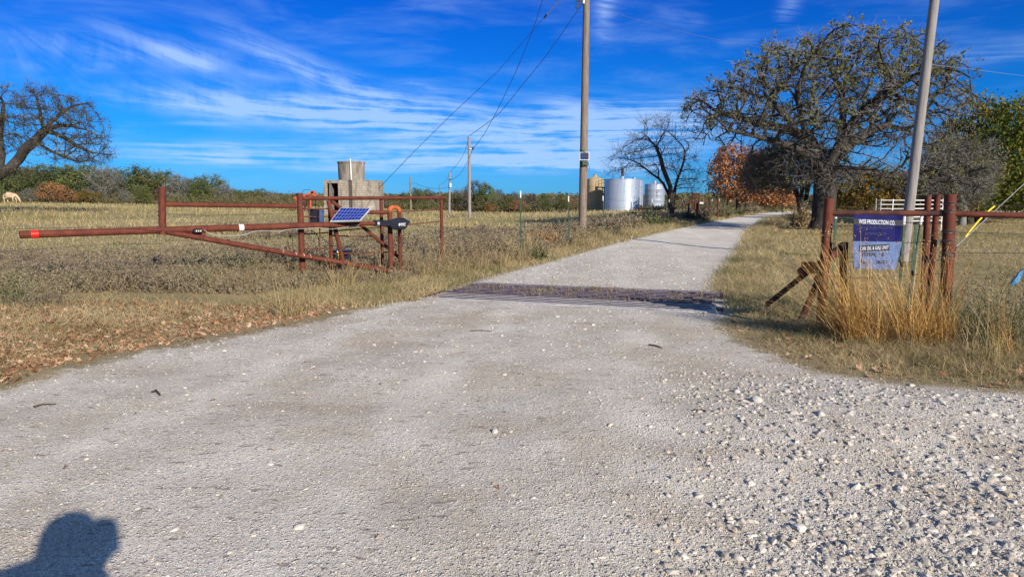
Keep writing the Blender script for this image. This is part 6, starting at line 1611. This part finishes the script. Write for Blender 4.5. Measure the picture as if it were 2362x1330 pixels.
bush(665, 30, .8, 1.5, 'grey thicket just left of the wire-wound fence post', WEED, 120, 1800, .02)
bush(1845, 37.5, 1.5, .7, 'tangled dry creeper hugging the grey multi-trunk tree', DRY, 60, 900, .03, spread=.35)
# weeds and grass growing through the cattle guard
for u, v_, lab in ((2.35, 1.75, 'dry weed tuft growing through the far middle bars of the cattle guard'), (2.0, 1.05, 'low dry weed tuft in the middle of the cattle guard'), (2.9, 1.9, 'green-brown weed tuft at the far right middle of the cattle guard'), (3.7, .9, 'sparse dry weeds over the right bars of the cattle guard'), (1.0, 1.5, 'thin dry weeds over the far left bars of the cattle guard'), (4.3, 1.4, 'brown weed tuft crowding the right end of the cattle guard')):
    B = []; base = cg(u, v_, 0)
    npl = 46; B = np.stack([cg(u+RNG.normal()*.45, v_+RNG.normal()*.13, -.12) for _ in range(npl)]); s_, l_ = MB(), MB()
    weeds(s_, l_, B, .24*(.6+.6*RNG.random(npl)), .9, 7, 14, .02, .002, segs=3)
    t = thing('weed_tuft', lab, 'weeds', base, None); s_.build('stems', DRY, t); l_.build('leaves', WEED, t)
B = []
xy = np.array([cg(RNG.uniform(0, CGL), RNG.uniform(0, CGD))[:2] for _ in range(2600)]); u_ = ((xy-cg0)@cgx); v2_ = ((xy-cg0)@cgy)
xy = xy[RNG.random(len(xy)) < np.where(u_ > 4.2, 1, np.where(u_ < .8, .7, .25))*np.where(v2_ > .5, 1, .3)]; n = len(xy)
m = MB(); blades(m, np.stack([xy[:, 0], xy[:, 1], np.full(n, -.05)], 1), .08+.12*RNG.random(n), np.full(n, .005), rn(n, 2)*.9, 2); stuff(m, 'guard_grass', DRY)

# ================================================================== GRAVEL AND ROCKS
def ico(sub):
    t = (1+5**.5)/2; V = unit(arr([(-1,t,0),(1,t,0),(-1,-t,0),(1,-t,0),(0,-1,t),(0,1,t),(0,-1,-t),(0,1,-t),(t,0,-1),(t,0,1),(-t,0,-1),(-t,0,1)]))
    F = [(0,11,5),(0,5,1),(0,1,7),(0,7,10),(0,10,11),(1,5,9),(5,11,4),(11,10,2),(10,7,6),(7,1,8),(3,9,4),(3,4,2),(3,2,6),(3,6,8),(3,8,9),(4,9,5),(2,4,11),(6,2,10),(8,6,7),(9,8,1)]
    V = list(V)
    for _ in range(sub):
        cache = {}; G_ = []
        def mid(a, b):
            k_ = (min(a, b), max(a, b))
            if k_ not in cache: V.append(unit((V[a]+V[b])/2)); cache[k_] = len(V)-1
            return cache[k_]
        for a, b, c in F: x, y, z = mid(a, b), mid(b, c), mid(c, a); G_ += [(a, x, z), (b, y, x), (c, z, y), (x, y, z)]
        F = G_
    return arr(V), np.array(F)
I0 = ico(0); OCT = (arr([(1,0,0),(-1,0,0),(0,1,0),(0,-1,0),(0,0,1),(0,0,-1)]), np.array([(0,2,4),(2,1,4),(1,3,4),(3,0,4),(2,0,5),(1,2,5),(3,1,5),(0,3,5)]))
def stones(mb, xy, r, proto, rnd, flat=.62, lift=.05):
    V0, F0_ = proto; n = len(xy); k_ = len(V0); a = RNG.uniform(0, 2*PI, n)
    sc = np.stack([r*(.8+.6*RNG.random(n)), r*(.6+.4*RNG.random(n)), r*flat*(.7+.6*RNG.random(n))], 1)
    V = V0[None]*(1+RNG.normal(size=(n, k_, 1))*.17)*sc[:, None]
    x = V[..., 0]*np.cos(a)[:, None]-V[..., 1]*np.sin(a)[:, None]; y = V[..., 0]*np.sin(a)[:, None]+V[..., 1]*np.cos(a)[:, None]
    z0 = T2(xy[:, 0], xy[:, 1])+.006
    W = np.stack([x+xy[:, :1], y+xy[:, 1:2], V[..., 2]+(z0+r*flat*lift)[:, None]], -1)
    mb.add(W.reshape(-1, 3), (np.arange(n)[:, None, None]*k_+F0_[None]).reshape(-1, 3), np.repeat(rnd, k_))
FR = arr([(-9, 5), (-4, 2.2), (-1.8, 1.3), (1.8, 1.3), (5.5, 3.2), (10, 4.6), (3.4, 9), (4.0, 14), (6.5, 22), (3.5, 24), (.2, 16), (-1.5, 11.2), (-3.5, 7.8), (-5, 5.8)])
xy = scatter(FR, 105000, 1.9); sd_ = allr(xy)
loose = sst(-.2, 1.6, xy[:, 0]-.25*(xy[:, 1]-3))*sst(7.2, 5.6, xy[:, 1])*sst(-.0, .35, sd_); pat = vn(xy[:, 0]*1.3, xy[:, 1]*1.3)
edgey = np.exp(-(sd_/.5)**2)*.4 + (xy[:, 1] > 12)*.5
keep = (RNG.random(len(xy)) < np.clip(.42+1.5*loose*(.12+1.35*pat**1.6)+edgey+.35*sst(.5, .8, pat), 0, 1)) & (sd_ > -.12) & ~incg(xy[:, 0], xy[:, 1], .05); xy = xy[keep]; loose = loose[keep]
xs_ = scatter(FR, 2600, 1.6); ss_ = allr(xs_); xs_ = xs_[(ss_ > .05) & ~incg(xs_[:, 0], xs_[:, 1], .05)]
n = len(xy); r = (.0032+.0042*RNG.random(n)**2.2)*(1+loose*1.0)*np.clip(xy[:, 1]/4.5, 1, 3.6)
big = RNG.random(n) < .05+.13*loose; r = np.where(big, r*(1.6+1.5*RNG.random(n)*loose), r); r = np.minimum(r, .026+.008*(xy[:, 1] > 12))
mb = MB(); rnd_ = np.clip(RNG.random(n), 0, 1)
stones(mb, xy[~big], r[~big], OCT, rnd_[~big]); stones(mb, xy[big], r[big], I0, rnd_[big]); stones(mb, xs_, (.0065+.010*RNG.random(len(xs_))**2)*np.clip(xs_[:, 1]/5, .85, 2.2), I0, RNG.random(len(xs_))); stuff(mb, 'gravel_stones', ROCK)
I2 = ico(2)
def rock(px, py, rp, label=None, tone=None):
    g_ = G(px, py); Y = g_[1]; r = rp/F0*Y/math.cos(math.atan2(CAMH, Y))
    V0, F_ = I2; d = rn(1)[0]; nz = np.zeros(len(V0))
    for _ in range(5):
        dr = unit(rn(1))[0]; nz += np.clip(V0@dr-.45-.2*RNG.random(), 0, 1)*-.75
    V = V0*(1+nz[:, None])*(1+RNG.normal(size=(len(V0), 1))*.035)
    a = RNG.uniform(0, 6.28); V = V*arr([1.1+.2*RNG.random(), .8+.2*RNG.random(), .68+.15*RNG.random()])*r
    V = np.stack([V[:, 0]*math.cos(a)-V[:, 1]*math.sin(a), V[:, 0]*math.sin(a)+V[:, 1]*math.cos(a), V[:, 2]], 1)
    m = MB(); m.add(V+g_+arr([0, 0, r*.12]), F_, np.full(len(V), tone if tone is not None else RNG.uniform(.55, .92)))
    o = m.build('rock', ROCK, smooth=True, loc=g_); autosmooth(o, 32)
    tag(o, label or 'pale limestone rock lying loose on the gravel', 'rock', 'loose limestone rocks on the gravel'); return o
rock(1842, 1222, 17, 'largest smooth whitish rock low in the loose gravel at bottom right', .88)
rock(1642, 1168, 11, 'lone rounded rock left of the largest whitish rock, casting a clear shadow', .75)
rock(1142, 998, 11, 'pale rock alone on the packed gravel near the middle of the picture', .8)
rock(625, 1070, 11, 'small white rock on the left of the packed gravel', .85)
rock(692, 1218, 12, 'white rock right of the photographer shadow', .9)
rock(880, 888, 7, 'blue-grey stone alone on the upper left gravel', .02)
rock(1745, 925, 16, 'chunky pale rock on the berm of loose gravel', .8)
for a in ((1860,1208,10),(1180,997,6),(585,1232,8),(2325,1262,15),(2190,1010,11),(1718,928,9),(2075,1100,15),(1975,1125,13),(2140,1060,11),(1958,1026,10),(1895,957,13),(2012,1142,9),(1408,982,9),(1890,1063,8),(2348,1275,9),(402,1224,9),(365,1300,9),(2240,1195,9),(1180,1143,9),(840,1157,7),(1700,1288,13),(1735,1308,10),(1600,1277,8),(1832,955,11),(1815,905,9),(2100,890,9),(2043,1275,9),(2000,1260,12),(1540,1143,9),(1610,1143,10),(1518,1172,7),(1575,1003,8),(1650,1000,9),(1500,985,7),(2215,985,10),(2285,1000,9),(2290,960,11),(2320,945,8),(2050,935,8),(2000,925,9),(1940,985,9),(2230,1150,10),(2130,1190,9),(2180,1270,8),(1900,1330,9),(1490,1330,8),(1660,1225,6),(200,1060,6),(1020,1035,6),(420,975,6),(505,1142,7),(350,1295,6),(1310,1205,6),(955,1290,8),(1390,1235,6),(1070,905,6),(1300,950,5),(1220,1080,5),(1340,1090,5),(1830,1060,9),(1790,1110,7),(2170,930,10),(1980,880,7),(1770,890,8),(1700,905,9)):
    rock(*a)
# sticks
def stick(pts, r, label):
    q_ = [G(*p)+arr([0, 0, .008+r]) for p in pts]
    return tag(MB().tube(q_, [r, r*.9, r*.5][:len(q_)] if len(q_) == 3 else r, 6).build('stick', BARKB, loc=q_[0]), label, 'stick')
stick([(1496, 798), (1512, 800), (1528, 806)], .010, 'short dark stick on the gravel beyond the middle')
stick([(78, 942), (100, 936), (128, 936)], .008, 'bent dark stick at the far left of the gravel')
stick([(352, 908), (360, 905), (370, 915)], .012, 'small forked brown bark piece on the left gravel')
stick([(1600, 950), (1615, 948), (1632, 952)], .007, 'thin brown stick among the loose gravel')
stick([(1085, 765), (1110, 764), (1135, 766)], .006, 'thin dry stick on the gravel below the cattle guard left end')

# ================================================================== HORSE AND PHOTOGRAPHER
def skinned(J, E, levels=2, root=None):
    """one continuous surface grown round a jointed skeleton; J: name -> (pos, rx, ry)"""
    names = list(J); me = bpy.data.meshes.new('sk'); me.from_pydata([tuple(J[n][0]) for n in names], [(names.index(a), names.index(b)) for a, b in E], [])
    ob = bpy.data.objects.new('sk', me); COL.objects.link(ob)
    md = ob.modifiers.new('s', 'SKIN'); md.use_smooth_shade = True
    for i, n in enumerate(names):
        sv = me.skin_vertices[0].data[i]; sv.radius = (J[n][1], J[n][2]); sv.use_root = (n == root)
    sb = ob.modifiers.new('b', 'SUBSURF'); sb.levels = levels; sb.render_levels = levels
    dg = bpy.context.evaluated_depsgraph_get(); out = bpy.data.meshes.new_from_object(ob.evaluated_get(dg)); bpy.data.objects.remove(ob); bpy.data.meshes.remove(me)
    return out
def meshobj(name, me, mat, parent=None, loc=(0, 0, 0), rotz=0):
    me.materials.clear(); me.materials.append(mat); o = bpy.data.objects.new(name, me); COL.objects.link(o)
    me.shade_smooth(); o.parent = parent
    if parent is None: o.location = loc; o.rotation_euler.z = rotz
    return o
def chain(*n): return list(zip(n[:-1], n[1:]))
hJ = {'rump': ((-.78, 0, 1.08), 0.36, 0.44), 'loin': ((-.35, 0, 1.10), 0.36, 0.43), 'belly': ((.05, 0, 1.04), 0.37, 0.46), 'chest': ((.50, 0, 1.07), 0.33, 0.45), 'neck1': ((.85, 0, 1.08), .15, .24), 'neck2': ((1.12, 0, .78), .11, .17), 'poll': ((1.30, 0, .52), .10, .13), 'face': ((1.40, 0, .30), .09, .11), 'muzzle': ((1.46, 0, .12), .06, .07),
      'earA': ((1.27, .08, .64), .025, .03), 'earB': ((1.27, -.08, .64), .025, .03), 'tail1': ((-1.06, 0, 1.22), .05, .06), 'tail2': ((-1.18, 0, .95), .07, .07), 'tail3': ((-1.18, 0, .50), .05, .05)}
hE = chain('rump', 'loin', 'belly', 'chest', 'neck1', 'neck2', 'poll', 'face', 'muzzle') + [('poll', 'earA'), ('poll', 'earB')] + chain('rump', 'tail1', 'tail2', 'tail3')
for sd2, yy in (('L', .19), ('R', -.19)):
    f = .10 if sd2 == 'L' else -.06
    hJ.update({'st'+sd2: ((-.62, yy, .82), .13, .17), 'hk'+sd2: ((-.86+f, yy, .50), .06, .08), 'ct'+sd2: ((-.80+f, yy, .16), .045, .05), 'hf'+sd2: ((-.75+f, yy, .03), .06, .06),
               'el'+sd2: ((.50, yy, .80), .09, .12), 'kn'+sd2: ((.54+f, yy, .46), .055, .06), 'pt'+sd2: ((.53+f, yy, .14), .04, .045), 'ff'+sd2: ((.58+f, yy, .03), .055, .06)})
    hE += [('rump', 'st'+sd2)] + chain('st'+sd2, 'hk'+sd2, 'ct'+sd2, 'hf'+sd2) + [('chest', 'el'+sd2)] + chain('el'+sd2, 'kn'+sd2, 'pt'+sd2, 'ff'+sd2)
bh = onground(26, 96)
tag(meshobj('horse', skinned(hJ, hE, 2, 'belly'), CREAM, loc=bh, rotz=-.15), 'pale cream horse grazing with head down before the left tree belt', 'horse')

# the photographer, standing at the lens; only the shadow falls into the picture
C0 = arr([-.120, -.235, 0.0])
SKINM = worn('skin', (0.48, 0.29, 0.21), (0.43, 0.25, 0.18), 9, 0.55, 0, 0.03); JACK = worn('navy_jacket_cloth', (0.03, 0.04, 0.08), (0.045, 0.055, 0.10), 20, 0.85, 0, 0.3, 120)
JEAN = worn('denim', (0.05, 0.08, 0.15), (0.08, 0.11, 0.19), 20, 0.85, 0, 0.3, 150); BOOT = worn('brown_boot_leather', (0.08, 0.045, 0.025), (0.06, 0.03, 0.02), 12, 0.5); FELT = worn('tan_hat_felt', (0.32, 0.24, 0.15), (0.28, 0.20, 0.12), 12, 0.85)
zg = T1(C0[0], C0[1])
ph = thing('person', 'photographer in a hooded navy jacket whose shadow falls at lower left', 'person', (C0[0], C0[1], zg))
J = {'pelvis': ((0, 0, .95), .15, .11), 'waist': ((0, .01, 1.08), .13, .10), 'chest': ((0, 0, 1.17), 0.21, 0.22), 'nbase': ((0, 0, 1.43), .085, .075), 'neck': ((.0, .02, 1.49), .055, .058), 'jaw': ((.02, .055, 1.545), .062, .075), 'head': ((.02, .05, 1.62), .076, .094), 'crown': ((.02, .04, 1.685), .066, .08),
     'nose': ((.03, .148, 1.60), .012, .014), 'earR': ((.098, .04, 1.605), .012, .022), 'earL': ((-.058, .04, 1.605), .012, .022)}
E = chain('pelvis', 'waist', 'chest', 'nbase', 'neck', 'jaw', 'head', 'crown') + [('head', 'nose'), ('head', 'earR'), ('head', 'earL')]
arms = {}
for sgn_, nm in ((1, 'R'), (-1, 'L')):
    sh = (.175*sgn_, 0, 1.435); eb = (.135, .03, 1.24) if sgn_ > 0 else (-.42, .0, 1.36); wr = (.128 if sgn_ > 0 else -.005, .085 if sgn_ > 0 else .145, 1.485); pm = (.195 if sgn_ > 0 else .045, .135 if sgn_ > 0 else .150, 1.555)
    J.update({'sh'+nm: (sh, .062, .06), 'ua'+nm: (tuple((arr(sh)+arr(eb))/2), .050, .050), 'eb'+nm: (eb, .043, .043), 'fa'+nm: (tuple((arr(eb)*.5+arr(wr)*.5)), .040, .042), 'wr'+nm: (wr, .026, .030), 'pm'+nm: (pm, .020, .040)})
    E += [('chest', 'sh'+nm)] + chain('sh'+nm, 'ua'+nm, 'eb'+nm, 'fa'+nm, 'wr'+nm, 'pm'+nm)
    for fi, (dy, ln_) in enumerate(((.022, .030), (.008, .034), (-.006, .032), (-.020, .026))):
        k1 = (pm[0]-.008*sgn_, pm[1]+dy*.6, pm[2]+.040); k2 = (pm[0]-(.018+ln_*.3)*sgn_, pm[1]+dy*.8, pm[2]+.058); k3 = (pm[0]-(.030+ln_)*sgn_, pm[1]+dy*.9, pm[2]+.058)
        J.update({'k%d%s' % (fi, nm): (k1, .0095, .0095), 'm%d%s' % (fi, nm): (k2, .0085, .0085), 't%d%s' % (fi, nm): (k3, .0075, .0075)}); E += chain('pm'+nm, 'k%d%s' % (fi, nm), 'm%d%s' % (fi, nm), 't%d%s' % (fi, nm))
    J['th1'+nm] = ((pm[0]-.024*sgn_, pm[1]-.02, pm[2]-.008), .011, .011); J['th2'+nm] = ((pm[0]-.048*sgn_, pm[1]-.022, pm[2]+.004), .009, .009); E += chain('pm'+nm, 'th1'+nm, 'th2'+nm)
    J.update({'hp'+nm: ((.095*sgn_, 0, .86), .085, .09), 'kn'+nm: ((.11*sgn_, .03, .49), .058, .060), 'cf'+nm: ((.115*sgn_, -.01, .33), .052, .056), 'an'+nm: ((.12*sgn_, -.02, .10), .036, .040), 'ft'+nm: ((.135*sgn_, .12, .04), .042, .034)})
    E += [('pelvis', 'hp'+nm)] + chain('hp'+nm, 'kn'+nm, 'cf'+nm, 'an'+nm, 'ft'+nm)
body = skinned(J, E, 2, 'pelvis'); meshobj('body', body, SKINM, ph)
def sub(names, grow, edges=None):
    Jn = {n: (J[n][0], J[n][1]+grow, J[n][2]+grow) for n in names}; En = [e for e in E if e[0] in Jn and e[1] in Jn]; return Jn, En
jn, en = sub(['pelvis', 'waist', 'chest', 'nbase'] + [a+b for b in 'RL' for a in ('sh', 'ua', 'eb', 'fa', 'wr')], .030)
for b_2 in 'RL': w_ = jn['wr'+b_2]; jn['wr'+b_2] = (tuple(arr(w_[0])-(arr(w_[0])-arr(J['fa'+b_2][0]))*.15), w_[1], w_[2])
meshobj('jacket', skinned(jn, en, 2, 'pelvis'), JACK, ph)
jn, en = sub(['pelvis', 'hpR', 'knR', 'cfR', 'anR', 'hpL', 'knL', 'cfL', 'anL'], .014); jn['pelvis'] = ((0, 0, .97), .150, .112)
meshobj('trousers', skinned(jn, en, 2, 'pelvis'), JEAN, ph)
for nm in 'RL':
    jn, en = sub(['an'+nm, 'ft'+nm], .014); meshobj('boot', skinned(jn, en, 2, 'an'+nm), BOOT, ph)
hc = (C0[0]+.02, C0[1]+.045, zg)
pr = [(.125, 1.42), (.130, 1.47), (.126, 1.53), (.124, 1.60), (.116, 1.66), (.092, 1.712), (.05, 1.738), (.004, 1.745)]
hv = []; hf = []; nn = 36
for r_h, z_h in pr:
    for a_h in range(nn): th_ = 2*PI*a_h/nn; hv.append((r_h*math.cos(th_), r_h*1.08*math.sin(th_)-.012, z_h))
for a_h in range(len(pr)-1):
    for b_h in range(nn):
        f_h = [a_h*nn+b_h, a_h*nn+(b_h+1) % nn, (a_h+1)*nn+(b_h+1) % nn, (a_h+1)*nn+b_h]; c_h = np.mean([hv[k_h] for k_h in f_h], 0)
        if not (c_h[1] > .068 and c_h[2] < 1.70): hf.append(f_h)
MB().add(arr(hv)+arr(hc), np.array(hf)).build('hood', JACK, ph, smooth=True)
EYE = worn('eye_white', (0.8, 0.8, 0.78), (0.75, 0.75, 0.73), 9, 0.3); IRIS = worn('dark_iris', (0.03, 0.02, 0.015), (0.02, 0.015, 0.01), 9, 0.2); LIPS = worn('lips', (0.36, 0.14, 0.12), (0.33, 0.12, 0.10), 9, 0.5)
V_, F_ = ico(1)
for ex in (-.012, .052):
    c_ = arr([hc[0]-.02+ex, hc[1]-.045+.128, zg+1.622]); m = MB(); m.add(V_*.012+c_, F_); m.build('eye', EYE, ph, smooth=True); m = MB(); m.add(V_*.006+c_+arr([0, .0075, 0]), F_); m.build('iris', IRIS, ph, smooth=True)
m = MB(); m.add(V_*arr([.022, .008, .006])+arr([hc[0], hc[1]-.045+.128, zg+1.552]), F_); m.build('mouth', LIPS, ph, smooth=True)
# camera held at the eye point
cmr = thing('camera', 'black camera held up by the hooded photographer', 'camera', (0, -.09, 1.6))
MB().box((-.0, -.095, 1.575), (.140, .060, .150), None, .012).build('camera_body', BLACKP, cmr)
MB().box((-.0, -.10, 1.655), (.05, .05, .03), None, .008).build('viewfinder', BLACKP, cmr)
MB().lathe([(.033, 0), (.035, .02), (.036, .045), (.033, .046), (.030, .03)], (0, 0, 0), 28, False)
m = MB(); m.tube([arr([0, -.07, 1.6]), arr([0, -.045, 1.6]), arr([0, -.024, 1.6]), arr([0, -.024, 1.6]), arr([0, -.04, 1.6])], [.034, .036, .036, .031, .029], 28, False); m.build('lens_barrel', BLACKP, cmr, smooth=True)
